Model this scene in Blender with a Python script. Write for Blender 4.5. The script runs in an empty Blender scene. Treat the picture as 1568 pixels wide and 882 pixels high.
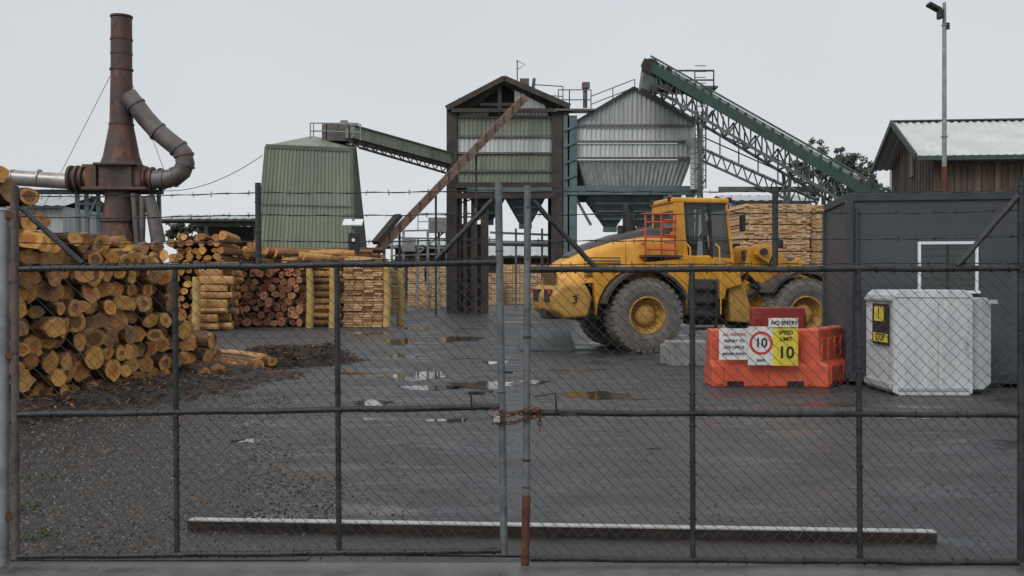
import bpy, math, random
from mathutils import Vector, Matrix, noise
random.seed(7)
R=random.random
def U(a,b): return a+(b-a)*random.random()
scene=bpy.context.scene
scene.view_settings.view_transform='Standard'
scene.view_settings.look='None'
scene.view_settings.exposure=0
H=1.7; F=1500.0
# survey helper: real position of a sighted point at a known distance from the viewpoint
def X(px,d): return (px-784)/F*d
def Z(py,d): return H+(430-py)/F*d
def P(px,py,d): return Vector((X(px,d),d,Z(py,d)))

# ---------------------------------------------------------------- materials
MATS={}
def wm(name,c1,c2,scale=3.0,rough=(.5,.8),bump=.15,bscale=30,metal=0.0,rust=0.0,rustcol=(.16,.06,.025),
       stretch=(1,1,1),spec=.4,rscale=1.5,coat=0,grime=0):
    if name in MATS: return MATS[name]
    m=bpy.data.materials.new(name); m.use_nodes=True
    nt=m.node_tree; N=nt.nodes; L=nt.links
    b=N['Principled BSDF']
    tc=N.new('ShaderNodeTexCoord'); mp=N.new('ShaderNodeMapping'); mp.inputs['Scale'].default_value=stretch
    L.new(tc.outputs['Object'],mp.inputs['Vector'])
    n1=N.new('ShaderNodeTexNoise'); n1.inputs['Scale'].default_value=scale; n1.inputs['Detail'].default_value=7; n1.inputs['Roughness'].default_value=.65
    L.new(mp.outputs[0],n1.inputs['Vector'])
    cr=N.new('ShaderNodeValToRGB'); cr.color_ramp.elements[0].position=.33; cr.color_ramp.elements[1].position=.67
    cr.color_ramp.elements[0].color=(*c1,1); cr.color_ramp.elements[1].color=(*c2,1)
    L.new(n1.outputs['Fac'],cr.inputs['Fac'])
    col=cr.outputs['Color']
    if rust>0:
        n2=N.new('ShaderNodeTexNoise'); n2.inputs['Scale'].default_value=rscale; n2.inputs['Detail'].default_value=9; n2.inputs['Roughness'].default_value=.75
        L.new(mp.outputs[0],n2.inputs['Vector'])
        r2=N.new('ShaderNodeValToRGB'); t=.72-.4*rust
        r2.color_ramp.elements[0].position=t; r2.color_ramp.elements[1].position=t+.12
        L.new(n2.outputs['Fac'],r2.inputs['Fac'])
        mx=N.new('ShaderNodeMixRGB'); mx.inputs['Color2'].default_value=(*rustcol,1)
        L.new(r2.outputs['Color'],mx.inputs['Fac']); L.new(col,mx.inputs['Color1']); col=mx.outputs['Color']
    if grime>0:   # rain-washed vertical dirt runs
        mp2=N.new('ShaderNodeMapping'); mp2.inputs['Scale'].default_value=(3.5,3.5,.12)
        L.new(tc.outputs['Object'],mp2.inputs['Vector'])
        n4=N.new('ShaderNodeTexNoise'); n4.inputs['Scale'].default_value=1.6; n4.inputs['Detail'].default_value=6; n4.inputs['Roughness'].default_value=.7
        L.new(mp2.outputs[0],n4.inputs['Vector'])
        r4=N.new('ShaderNodeMapRange'); r4.inputs['From Min'].default_value=.42; r4.inputs['From Max'].default_value=.75; r4.inputs['To Max'].default_value=grime
        L.new(n4.outputs['Fac'],r4.inputs['Value'])
        mx=N.new('ShaderNodeMixRGB'); mx.inputs['Color2'].default_value=(.06,.055,.045,1)
        L.new(r4.outputs[0],mx.inputs['Fac']); L.new(col,mx.inputs['Color1']); col=mx.outputs['Color']
    L.new(col,b.inputs['Base Color'])
    mr=N.new('ShaderNodeMapRange'); mr.inputs['To Min'].default_value=rough[0]; mr.inputs['To Max'].default_value=rough[1]
    mr.inputs['From Min'].default_value=.3; mr.inputs['From Max'].default_value=.7
    L.new(n1.outputs['Fac'],mr.inputs['Value']); L.new(mr.outputs[0],b.inputs['Roughness'])
    b.inputs['Metallic'].default_value=metal
    b.inputs['Specular IOR Level'].default_value=spec
    if coat: b.inputs['Coat Weight'].default_value=coat; b.inputs['Coat Roughness'].default_value=.15
    if bump>0:
        n3=N.new('ShaderNodeTexNoise'); n3.inputs['Scale'].default_value=bscale; n3.inputs['Detail'].default_value=4
        L.new(mp.outputs[0],n3.inputs['Vector'])
        bp=N.new('ShaderNodeBump'); bp.inputs['Strength'].default_value=bump; bp.inputs['Distance'].default_value=.02
        L.new(n3.outputs['Fac'],bp.inputs['Height']); L.new(bp.outputs[0],b.inputs['Normal'])
    MATS[name]=m; return m

galv=wm('galvanised_steel',(.18,.185,.19),(.36,.37,.38),5,(.4,.65),.1,metal=.3,rust=.06)
galvd=wm('dark_wet_steel',(.012,.013,.014),(.045,.046,.048),9,(.3,.6),.3,60,metal=.1,rust=.1)
wire=wm('fence_wire',(.02,.021,.022),(.06,.061,.062),6,(.4,.6),0,metal=.2)
rust=wm('rusty_steel',(.05,.02,.012),(.16,.06,.03),7,(.6,.9),.4,40)
rustdk=wm('dark_rusted_stack',(.035,.025,.025),(.11,.068,.055),1.1,(.5,.8),.2,12,stretch=(1,1,.5),rust=.5,rustcol=(.21,.085,.045),rscale=1.3,grime=.4)
ductm=wm('duct_steel',(.09,.08,.085),(.18,.155,.145),1.3,(.35,.6),.1,metal=.25,rust=.42,rustcol=(.15,.08,.055))
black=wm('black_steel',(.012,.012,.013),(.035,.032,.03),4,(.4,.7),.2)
darkfr=wm('dark_frame',(.026,.023,.022),(.075,.06,.052),2,(.5,.8),.2,rust=.3,rustcol=(.12,.06,.04))  # dark tones lifted slightly to stand in for distance haze
greenc=wm('green_cladding',(.19,.22,.16),(.255,.29,.21),.9,(.4,.65),.05,stretch=(1,1,.3),rust=.18,rustcol=(.15,.155,.11),grime=.35)
greend=wm('green_shaded_side_and_trim',(.085,.105,.08),(.13,.155,.115),1,(.4,.7),.05,grime=.4)  # darker copy of the green: shade of turned faces in the colour, also trim
greenpale=wm('weathered_green_cladding',(.185,.205,.165),(.28,.305,.24),.8,(.4,.7),.05,stretch=(1,1,.5),rust=.2,rustcol=(.15,.11,.08),grime=.5)
whitec=wm('pale_cladding',(.5,.52,.515),(.66,.68,.67),.9,(.35,.6),.05,stretch=(1,1,.3),rust=.12,rustcol=(.3,.27,.22),grime=.45)
greyc=wm('grey_cladding',(.34,.36,.355),(.48,.50,.49),.9,(.35,.6),.05,stretch=(1,1,.3),rust=.18,rustcol=(.22,.18,.14),grime=.5)
teal=wm('teal_painted_steel',(.075,.12,.125),(.15,.20,.20),2,(.4,.65),.1,rust=.25,rustcol=(.09,.055,.04),grime=.35)
convg=wm('conveyor_green',(.018,.05,.042),(.038,.078,.064),2,(.35,.6),.1,rust=.1,rustcol=(.05,.06,.05),grime=.4)
trussg=wm('truss_green_grey',(.05,.075,.07),(.12,.15,.14),2,(.4,.65),.1,rust=.22)
woodw=wm('weathered_timber',(.13,.085,.062),(.31,.215,.16),3,(.6,.9),.3,stretch=(.6,.6,2))
barnw=wm('dark_barn_boards',(.045,.030,.023),(.125,.085,.06),2.2,(.7,.9),.3,stretch=(3,3,.3),grime=.4)
barnw2=wm('faded_barn_boards',(.08,.058,.045),(.19,.135,.10),2.2,(.7,.9),.3,stretch=(3,3,.3),grime=.4)
barnroof=wm('barn_roof_iron',(.44,.465,.45),(.58,.60,.58),.7,(.4,.6),.05,rust=.25,rustcol=(.34,.345,.32))
slate=wm('slate_grey_paint',(.045,.05,.06),(.066,.072,.082),1.1,(.4,.6),.03,stretch=(1,1,.5),spec=.4,grime=.35)
slate2=wm('slate_grey_trim',(.03,.034,.04),(.05,.055,.062),2,(.35,.55),.03)
whitep=wm('white_paint',(.6,.62,.63),(.78,.8,.8),4,(.35,.5),.02)
yel=wm('machine_yellow',(.58,.26,.018),(.73,.36,.03),1.2,(.3,.5),.03,rust=.22,rustcol=(.40,.21,.05),rscale=2.6,spec=.5,coat=.12,grime=.3)
yelm=wm('muddy_yellow',(.33,.18,.05),(.55,.31,.05),4,(.5,.8),.3,rust=.42,rustcol=(.16,.12,.08),rscale=4)
dgrey=wm('machine_charcoal',(.035,.035,.037),(.085,.078,.07),2,(.35,.6),.08,rust=.15,rustcol=(.11,.09,.07),rscale=3)
tyre=wm('muddy_tyre',(.085,.078,.07),(.20,.178,.152),4,(.75,.95),.5,30,rust=.22,rustcol=(.055,.052,.05))
red=wm('red_rail',(.45,.05,.02),(.6,.09,.04),3,(.4,.6),.05)
orange=wm('barrier_orange_plastic',(.52,.07,.03),(.70,.125,.055),2.5,(.4,.6),.06,rust=.28,rustcol=(.30,.08,.045),spec=.4,grime=.4)
dred=wm('barrier_dark_red',(.22,.02,.018),(.32,.035,.03),2.5,(.4,.6),.06,grime=.3)
conc=wm('concrete',(.18,.175,.165),(.30,.29,.28),3,(.7,.9),.3,30,grime=.4)
saw1=wm('sawn_timber_a',(.50,.32,.165),(.66,.45,.25),4,(.7,.9),.2)
saw2=wm('sawn_timber_b',(.40,.235,.11),(.55,.35,.185),4,(.7,.9),.2)
saw3=wm('sawn_timber_c',(.58,.40,.23),(.72,.53,.33),4,(.7,.9),.2)
bear=wm('bearer_timber',(.28,.17,.09),(.42,.28,.16),4,(.7,.9),.2)
postw=wm('treated_post',(.38,.25,.07),(.53,.37,.14),4,(.7,.9),.3,rust=.25,rustcol=(.2,.13,.06),rscale=3)
box=wm('galvanised_sheet',(.46,.48,.485),(.63,.65,.65),1.6,(.35,.6),.05,8,stretch=(1,1,.4),rust=.22,rustcol=(.38,.37,.34),grime=.4)
box2=wm('galvanised_sheet_dull',(.34,.36,.37),(.46,.48,.48),1.6,(.4,.6),.04,grime=.35)
sgy=wm('sign_yellow',(.62,.51,.04),(.74,.6,.06),5,(.4,.5),.0,grime=.25)
sgw=wm('sign_white',(.56,.56,.54),(.74,.74,.72),5,(.4,.5),.0,grime=.25)
sgr=wm('sign_red',(.5,.03,.02),(.6,.04,.03),5,(.4,.5),.0)
sgk=wm('sign_black',(.012,.012,.012),(.02,.02,.02),5,(.4,.5),.0)
sgb=wm('sign_blue',(.03,.12,.4),(.04,.15,.5),5,(.4,.5),.0)
glass=wm('dark_glass',(.012,.016,.018),(.03,.036,.038),1,(.05,.1),0,spec=.8)
bark1=wm('bark_dark',(.035,.022,.015),(.14,.08,.045),5,(.8,1),.8,14)
bark2=wm('bark_brown',(.13,.062,.028),(.32,.165,.07),5,(.8,1),.8,14,rust=.35,rustcol=(.06,.035,.02),rscale=4)
bark3=wm('stripped_log',(.33,.165,.055),(.52,.30,.115),4,(.7,.9),.5,14,rust=.38,rustcol=(.13,.065,.03),rscale=3)
def endm(n,a,b,rr=.32): return wm(n,a,b,7,(.7,.95),.6,30,rust=rr,rustcol=(.11,.055,.028),rscale=5)
e1=endm('log_end_gold',(.46,.215,.05),(.70,.375,.11)); e2=endm('log_end_tan',(.36,.175,.06),(.60,.325,.11),.4); e3=endm('log_end_brown',(.17,.095,.045),(.40,.22,.09),.42)
h1=endm('heartwood_orange',(.38,.13,.03),(.58,.24,.065),.35); h2=endm('heartwood_brown',(.15,.07,.035),(.32,.155,.065),.4)
er1=endm('log_end_red',(.30,.11,.05),(.48,.21,.11)); er2=endm('log_end_pink',(.38,.19,.10),(.54,.31,.17)); hr=endm('heart_red',(.20,.065,.035),(.34,.13,.07))
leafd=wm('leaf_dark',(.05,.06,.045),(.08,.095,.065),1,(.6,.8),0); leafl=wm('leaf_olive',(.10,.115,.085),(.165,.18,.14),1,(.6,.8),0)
grassm=wm('weed_green',(.035,.07,.015),(.08,.13,.03),8,(.6,.8),0)
mulch=wm('bark_mulch',(.014,.010,.009),(.05,.036,.028),9,(.4,.9),.9,35,rust=.12,rustcol=(.13,.075,.04),rscale=14)
stone=wm('gravel_stone',(.025,.027,.03),(.12,.12,.12),25,(.2,.5),.2,spec=.6)

# ---------------------------------------------------------------- mesh builder
class M:
    def __init__(s): s.v=[];s.f=[];s.mi=[]
    def add(s,vs,fs,m=0):
        o=len(s.v); s.v+= [tuple(v) for v in vs]
        for f in fs: s.f.append(tuple(i+o for i in f)); s.mi.append(m)
    def box(s,c,sz,rz=0,m=0,mat=None):
        c=Vector(c); hx,hy,hz=[a/2 for a in sz]
        R_=mat if mat else Matrix.Rotation(rz,3,'Z')
        vs=[c+R_@Vector((a*hx,b*hy,d*hz)) for a in(-1,1) for b in(-1,1) for d in(-1,1)]
        s.add(vs,[(0,1,3,2),(4,6,7,5),(0,4,5,1),(2,3,7,6),(0,2,6,4),(1,5,7,3)],m); return s
    def beam(s,p0,p1,w,h,m=0):
        p0=Vector(p0);p1=Vector(p1); d=(p1-p0); l=d.length
        if l<1e-6: return s
        d.normalize(); up=Vector((0,0,1))
        if abs(d.z)>.995: up=Vector((0,1,0))
        sd=d.cross(up).normalized(); u=sd.cross(d).normalized()
        vs=[p+sd*a*w/2+u*b*h/2 for p in(p0,p1) for a,b in((-1,-1),(1,-1),(1,1),(-1,1))]
        s.add(vs,[(0,3,2,1),(4,5,6,7),(0,1,5,4),(1,2,6,5),(2,3,7,6),(3,0,4,7)],m); return s
    def tube(s,pts,r,n=8,m=0,cap=True):
        pts=[Vector(p) for p in pts]; k=len(pts)
        rs=r if isinstance(r,(list,tuple)) else [r]*k
        d0=(pts[1]-pts[0]).normalized(); ref=Vector((0,0,1)) if abs(d0.z)<.9 else Vector((1,0,0))
        vs=[]
        for i,p in enumerate(pts):
            if i==0:d=d0
            elif i==k-1:d=(pts[-1]-pts[-2]).normalized()
            else:d=((pts[i+1]-pts[i]).normalized()+(pts[i]-pts[i-1]).normalized()).normalized()
            a=d.cross(ref).normalized(); b=a.cross(d).normalized(); ref=b
            for j in range(n):
                t=2*math.pi*j/n; vs.append(p+(a*math.cos(t)+b*math.sin(t))*rs[i])
        fs=[(i*n+j,i*n+(j+1)%n,(i+1)*n+(j+1)%n,(i+1)*n+j) for i in range(k-1) for j in range(n)]
        if cap: fs+=[tuple(range(n))[::-1],tuple(range((k-1)*n,k*n))]
        s.add(vs,fs,m); return s
    def prism(s,poly,ax,a0,a1,m=0):
        n=len(poly)
        def mk(p,a):
            return {'x':(a,p[0],p[1]),'y':(p[0],a,p[1]),'z':(p[0],p[1],a)}[ax]
        vs=[mk(p,a0) for p in poly]+[mk(p,a1) for p in poly]
        fs=[tuple(range(n)),tuple(range(n,2*n))[::-1]]+[(i,i+n,(i+1)%n+n,(i+1)%n) for i in range(n)]
        s.add(vs,fs,m); return s
    def corr(s,a,b,c,d,ribs,amp=.03,m=0):
        a,b,c,d=map(Vector,(a,b,c,d)); nrm=(b-a).cross(d-a).normalized(); k=ribs*4
        off=[0,1,1,0]; vs=[]
        for i in range(k+1):
            t=i/k; o=nrm*off[i%4]*amp
            vs+=[a.lerp(b,t)+o,d.lerp(c,t)+o]
        s.add(vs,[(2*i,2*i+2,2*i+3,2*i+1) for i in range(k)],m); return s
    def quad(s,a,b,c,d,m=0): s.add([a,b,c,d],[(0,1,2,3)],m); return s
    def lathe(s,prof,n=40,m=0,c=(0,0,0)):
        k=len(prof); vs=[]
        for r,y in prof:
            for j in range(n):
                t=2*math.pi*j/n; vs.append((c[0]+r*math.cos(t),c[1]+y,c[2]+r*math.sin(t)))
        s.add(vs,[(i*n+j,i*n+(j+1)%n,(i+1)*n+(j+1)%n,(i+1)*n+j) for i in range(k-1) for j in range(n)],m); return s
    def obj(s,name,mats,parent=None,smooth=False,bevel=0,seg=2):
        me=bpy.data.meshes.new(name); me.from_pydata(s.v,[],s.f)
        if not isinstance(mats,(list,tuple)): mats=[mats]
        for m in mats: me.materials.append(m)
        me.polygons.foreach_set('material_index',s.mi)
        if smooth: me.polygons.foreach_set('use_smooth',[True]*len(s.f))
        me.update()
        ob=bpy.data.objects.new(name,me); scene.collection.objects.link(ob)
        if parent:
            ob.parent=parent
            if not parent.get('loc_frame'): ob.matrix_parent_inverse=Matrix.Translation(parent.location).inverted()
        if bevel:
            bm=ob.modifiers.new('bevel','BEVEL'); bm.width=bevel; bm.segments=seg; bm.limit_method='ANGLE'; bm.angle_limit=math.radians(40)
        if smooth:
            es=ob.modifiers.new('split','EDGE_SPLIT'); es.split_angle=math.radians(40)
        return ob
def emp(name,loc=(0,0,0),rz=0,local=False):
    e=bpy.data.objects.new(name,None); e.location=loc; e.rotation_euler=(0,0,rz); e.empty_display_size=.3
    if local: e['loc_frame']=1
    scene.collection.objects.link(e); return e
def text(s,loc,size,mat,parent,rz=0,name='lettering'):
    cu=bpy.data.curves.new(name,'FONT'); cu.body=s; cu.size=size; cu.align_x='CENTER'; cu.align_y='CENTER'; cu.extrude=.001; cu.offset=size*.02
    cu.materials.append(mat)
    o=bpy.data.objects.new(name,cu); o.location=loc; o.rotation_euler=(math.radians(90),0,rz); scene.collection.objects.link(o)
    o.parent=parent
    if not parent.get('loc_frame'): o.matrix_parent_inverse=Matrix.Translation(parent.location).inverted()
    return o

# ---------------------------------------------------------------- ground
def ground_mat():
    m=bpy.data.materials.new('wet_asphalt'); m.use_nodes=True; nt=m.node_tree;N=nt.nodes;L=nt.links;b=N['Principled BSDF']
    tc=N.new('ShaderNodeTexCoord')
    def noi(scale,detail=6,rough=.6,st=(1,1,1),off=(0,0,0)):
        mp=N.new('ShaderNodeMapping'); mp.inputs['Scale'].default_value=st; mp.inputs['Location'].default_value=off
        L.new(tc.outputs['Object'],mp.inputs['Vector'])
        n=N.new('ShaderNodeTexNoise'); n.inputs['Scale'].default_value=scale;n.inputs['Detail'].default_value=detail;n.inputs['Roughness'].default_value=rough
        L.new(mp.outputs[0],n.inputs['Vector']); return n.outputs['Fac']
    def ramp(f,p0,p1,c0=(0,0,0),c1=(1,1,1)):
        r=N.new('ShaderNodeValToRGB'); e=r.color_ramp.elements; e[0].position=p0;e[1].position=p1;e[0].color=(*c0,1);e[1].color=(*c1,1)
        L.new(f,r.inputs['Fac']); return r.outputs['Color']
    def mix(f,a,c,t='MIX'):
        x=N.new('ShaderNodeMixRGB'); x.blend_type=t
        for inp,v in zip(('Fac','Color1','Color2'),(f,a,c)):
            if isinstance(v,(int,float)): x.inputs[inp].default_value=v
            elif isinstance(v,tuple): x.inputs[inp].default_value=(*v,1)
            else: L.new(v,x.inputs[inp])
        return x.outputs['Color']
    big=noi(.35,6,.6,(.6,1,1),(3,1,0)); mid=noi(1.6,9,.75,(.7,1,1)); sml=noi(6,8,.8,(.7,1,1),(5,5,0)); fine=noi(60,4,.8)
    sheen=noi(1.05,10,.72,(.42,1.25,1),(7,3,0))
    pud=noi(1.0,6,.6,(.6,1.2,1),(11.3,4.7,0)); brown=noi(.6,8,.75,(.8,1,1),(30,2,0))
    vor=N.new('ShaderNodeTexVoronoi'); vor.inputs['Scale'].default_value=48; L.new(tc.outputs['Object'],vor.inputs['Vector'])
    base=ramp(mid,.36,.64,(.014,.014,.016),(.052,.052,.055))
    base=mix(ramp(sml,.48,.64,(0,0,0),(.7,.7,.7)),base,(.085,.084,.082))
    base=mix(ramp(fine,.56,.70,(0,0,0),(.7,.7,.7)),base,(.13,.128,.125))
    base=mix(ramp(fine,.30,.44,(.8,.8,.8),(0,0,0)),base,(.009,.009,.010))
    base=mix(ramp(brown,.53,.64,(0,0,0),(.6,.6,.6)),base,(.075,.056,.04))
    sm=ramp(sheen,.50,.60)
    pm=ramp(pud,.665,.68); edge=ramp(pud,.58,.665)
    base=mix(sm,base,mix(.45,base,(.016,.016,.017)))
    base=mix(edge,base,mix(.5,base,(.018,.017,.017)))
    base=mix(pm,base,(.04,.034,.028))
    L.new(base,b.inputs['Base Color'])
    rr=ramp(big,.42,.6,(.6,.6,.6),(.42,.42,.42))
    rr=mix(ramp(sml,.42,.6,(.0,.0,.0),(.8,.8,.8)),rr,(.72,.72,.72))
    rr=mix(sm,rr,(.17,.17,.17))
    rr=mix(edge,rr,(.16,.16,.16)); rr=mix(pm,rr,(.03,.03,.03))
    L.new(rr,b.inputs['Roughness']); b.inputs['Specular IOR Level'].default_value=.5
    bp=N.new('ShaderNodeBump'); bp.inputs['Distance'].default_value=.018
    st=mix(sm,(.85,.85,.85),(.22,.22,.22)); st=mix(pm,st,(0,0,0))
    L.new(st,bp.inputs['Strength'])
    hh=mix(.5,mix(.4,fine,sml),vor.outputs['Distance']); L.new(hh,bp.inputs['Height'])
    L.new(bp.outputs[0],b.inputs['Normal'])
    return m
g=M(); g.quad((-900,-60,0),(900,-60,0),(900,1500,0),(-900,1500,0)); g.obj('ground',ground_mat())
ap=wm('wet_concrete_apron',(.06,.06,.059),(.135,.135,.13),3.2,(.2,.5),.3,60,rust=.35,rustcol=(.04,.04,.04),rscale=2.5)
a=M(); a.quad((-9,-6,.004),(9,-6,.004),(9,5.9,.004),(-9,5.9,.004)); a.obj('driveway',ap)
gf=wm('field_grass',(.04,.06,.02),(.08,.10,.04),.5,(.8,1),.3)
a=M(); a.quad((-600,95,.004),(600,95,.004),(600,1400,.004),(-600,1400,.004)); a.obj('field',gf)
water=wm('muddy_water',(.035,.033,.03),(.05,.045,.038),1,(.02,.05),.02,6,spec=.5)
mudw=wm('brown_puddle_water',(.06,.043,.03),(.085,.06,.042),1,(.05,.12),.03,6,spec=.5)
def puddle(pxc,pyc,wpx,hpx,mat,sd):
    d=H*F/(pyc-430); d0=H*F/(pyc+hpx/2-430); d1=H*F/(pyc-hpx/2-430)
    cx=X(pxc,d); rx=wpx/2*d/F; ry=(d1-d0)/2; n=72; a=M(); vs=[(cx,(d0+d1)/2,.004)]
    for j in range(n):
        t=2*math.pi*j/n; k=1+.75*noise.noise(Vector((math.cos(t)*1.3+sd,math.sin(t)*1.3,sd)))+.5*noise.noise(Vector((math.cos(t)*5+sd,math.sin(t)*5,sd)))+.2*noise.noise(Vector((math.cos(t)*14+sd,math.sin(t)*14,sd)))
        vs.append((cx+rx*k*math.cos(t),(d0+d1)/2+ry*k*math.sin(t),.004))
    a.add(vs,[(0,1+j,1+(j+1)%n) for j in range(n)]); a.obj('puddle',mat)
for q_ in ((640,577,90,12,water,1),(655,594,80,7,water,2),(575,617,55,9,water,3),(612,523,50,8,water,4),(560,510,70,3,water,5),(640,503,50,4,water,6),(735,590,100,12,mudw,7),(905,605,95,12,mudw,8),(705,519,60,8,mudw,9),(372,676,46,5,water,10),(690,644,60,5,water,11),(820,585,40,6,water,15),(1400,640,70,5,water,19),(620,545,60,4,water,20),(500,540,60,4,water,21),(540,572,50,4,water,25),(760,555,40,4,water,26),(450,530,60,4,water,27)): puddle(*q_)

# threshold beam with the recessed steel track in front of it
e=emp('gate_threshold_beam',(0,6.5,0))
thb=wm('threshold_brown',(.012,.009,.008),(.035,.025,.02),6,(.4,.7),.3)
a=M(); a.beam((-2.2,6.70,.033),(2.75,6.38,.033),.10,.066); a.obj('timber_body',thb,e)
a=M(); a.beam((-2.2,6.70,.070),(2.75,6.38,.070),.075,.008); a.obj('top_strip',wm('threshold_strip',(.30,.30,.295),(.5,.5,.49),9,(.4,.6),.2,rust=.28,rustcol=(.13,.11,.10),rscale=4),e)
a=M(); a.quad((-2.25,6.1,.008),(2.8,5.95,.008),(2.8,6.33,.008),(-2.25,6.65,.008)); a.obj('track_channel',wm('wet_track_steel',(.010,.009,.009),(.035,.027,.022),5,(.25,.6),.4,30,rust=.2,rustcol=(.06,.035,.022),rscale=5),e)

# ---------------------------------------------------------------- gate
G=5.85
def g_(px,py,dy=0): return Vector((X(px,G),G+dy,Z(py,G)))
def chainlink(a,x0,x1,zb,zt,seed):
    h=.0365; n=int((x1-x0)/h); rows=int((1.8)/h); r=.0021
    for i in range(n):
        vs=[];k=0
        for row in range(rows+1):
            cx=i+(1 if (row+i)%2 else 0)
            x=x0+cx*h; t=(x-x0)/(x1-x0)
            b0=zb[0]*(1-t)+zb[1]*t; t0=zt[0]*(1-t)+zt[1]*t
            z=b0+(t0-b0)*row/rows
            nv=noise.noise(Vector((x*1.7+seed,z*1.7,0))); nv2=noise.noise(Vector((x*2+seed,z*2,9)))
            bot=max(0,1-row/7)
            y=G+.012+nv*.018+(.003 if (row%2) else -.003)+bot*.02*noise.noise(Vector((x*3,0,seed)))
            xx=x+nv2*.018; zz=z+nv*.018
            for j in range(3):
                an=j*2.094+.5
                vs.append((xx+r*math.cos(an),y+r*math.sin(an),zz+r*.4*math.cos(an)))
            k+=1
        fs=[(q*3+j,q*3+(j+1)%3,q*3+3+(j+1)%3,q*3+3+j) for q in range(k-1) for j in range(3)]
        a.add(vs,fs)
def barbed(a,p0,p1,r=.0022,sag=.01,step=.11):
    p0=Vector(p0);p1=Vector(p1);L=(p1-p0).length;n=max(4,int(L/.06)); pts=[]
    for i in range(n+1):
        t=i/n; p=p0.lerp(p1,t); p.z-=sag*4*t*(1-t)+.004*noise.noise(p*3); pts.append(p)
    a.tube(pts,r,4)
    a.tube([p+Vector((0,.003*math.cos(i*1.3),.004*math.sin(i*1.3))) for i,p in enumerate(pts)],r,4)
    k=int(L/step)
    for i in range(k):
        t=(i+.5+U(-.1,.1))/k; p=p0.lerp(p1,t); p.z-=sag*4*t*(1-t)
        for s_ in(0,1):
            an=U(0,3.14); v=Vector((.25*(-1)**s_,math.cos(an),math.sin(an))).normalized()*.018
            a.tube([p-v,p+v],.0018,3)
def wrapped(a,p0,p1,r):
    r*=1.14
    p0=Vector(p0);p1=Vector(p1); n=10; pts=[p0.lerp(p1,i/n)+Vector((0,0,.003*math.sin(i*2.1))) for i in range(n+1)]
    a.tube(pts,r,10)
def ties(a,p0,p1,r,step=.11):
    p0=Vector(p0);p1=Vector(p1);L=(p1-p0).length;k=int(L/step);d=(p1-p0).normalized()
    for i in range(k):
        p=p0.lerp(p1,(i+.5+U(-.3,.3))/k); q=p+d*U(.006,.014)
        a.tube([p,q],r*U(1.25,1.5),8)
        v=Vector((U(-.5,.5),-.6,U(-1,1))).normalized(); a.tube([p,p+v*(r+.016)],.002,3)
e=emp('chain_link_gate',(X(400,G),G,0))
a=M()
for p,q in (((30,412),(762,402)),((28,635),(767,623)),((24,852),(775,843))): wrapped(a,g_(*p),g_(*q),.0165)
for t,b in (((268,412),(271,848)),((516,408),(519,846))): wrapped(a,g_(*t),g_(*b),.0145)
wrapped(a,g_(395,280),g_(396,405),.0155)
a.obj('frame_rails',galvd,e,True)
a=M(); wrapped(a,g_(763,278),g_(772,850),.0205); a.obj('meeting_stile',wm('stile_steel',(.07,.075,.08),(.17,.18,.19),8,(.4,.6),.2,metal=.2,rust=.2),e,True)
a=M(); wrapped(a,g_(22,285),g_(24,856),.021); a.obj('hinge_stile',wm('stile_rust',(.06,.045,.04),(.15,.12,.11),6,(.5,.8),.3,rust=.35,rustcol=(.13,.05,.03)),e,True)
a=M(); wrapped(a,g_(32,318),g_(126,404),.0145); wrapped(a,g_(755,306),g_(668,398),.0145); a.obj('braces',galvd,e,True)
a=M(); chainlink(a,X(30,G),X(762,G),(Z(850,G),Z(842,G)),(Z(412,G),Z(403,G)),1.3); a.obj('mesh',wire,e)
a=M()
for y0,y1 in ((300,290),(332,326),(372,366)): barbed(a,g_(24,y0),g_(394,(y0+y1)/2),sag=.012); barbed(a,g_(396,(y0+y1)/2),g_(762,y1),sag=.01)
a.obj('barbed_strands',wire,e)
a=M()
for p,q in (((30,412),(762,402)),((28,635),(767,623)),((24,852),(775,843))): ties(a,g_(*p),g_(*q),.0165)
for t,b in (((268,412),(271,848)),((516,408),(519,846)),((395,280),(396,405)),((763,278),(772,850)),((22,285),(24,856))): ties(a,g_(*t),g_(*b),.0165,.16)
barbed(a,g_(30,405),g_(762,396),sag=.0,step=.07)
a.obj('wire_ties',galvd,e)
a=M()
for py in (330,545,790):
    a.box(g_(14,py),(.07,.05,.03)); a.tube([g_(14,py-6),g_(14,py+6)],.02,8)
a.obj('hinges',rust,e)
a=M()
a.tube([g_(722,622,-.02),g_(722,600,-.03),g_(756,598,-.03)],.006,6); a.box(g_(778,570),(.06,.02,.014)); a.box(g_(730,601,-.03),(.10,.012,.02))
a.obj('drop_latch',galvd,e)
e=emp('chain_link_gate',(X(1180,G),G,0))
a=M()
for p,q in (((812,413),(1560,411)),((812,632),(1560,635)),((812,855),(1560,861))): wrapped(a,g_(*p),g_(*q),.0165)
for t,b in (((1060,412),(1061,857)),((1314,412),(1317,859))): wrapped(a,g_(*t),g_(*b),.0145)
wrapped(a,g_(1187,288),g_(1187,408),.0155)
a.obj('frame_rails',galvd,e,True)
a=M(); wrapped(a,g_(808,284),g_(806,770),.0195); a.obj('meeting_stile',MATS['stile_steel'],e,True)
a=M(); wrapped(a,g_(806,758),g_(804,868),.0225); a.obj('drop_bolt_sleeve',rust,e,True)
a=M(); wrapped(a,g_(1564,272),g_(1564,862),.021); a.obj('hinge_stile',galvd,e,True)
a=M(); wrapped(a,g_(816,308),g_(914,412),.0145); wrapped(a,g_(1560,300),g_(1466,408),.0145); a.obj('braces',galvd,e,True)
a=M(); chainlink(a,X(812,G),X(1560,G),(Z(856,G),Z(861,G)),(Z(413,G),Z(411,G)),7.7); a.obj('mesh',wire,e)
a=M()
for y0,y1 in ((292,292),(328,322),(368,362)): barbed(a,g_(810,y0),g_(1187,(y0+y1)/2)); barbed(a,g_(1187,(y0+y1)/2),g_(1562,y1))
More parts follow.
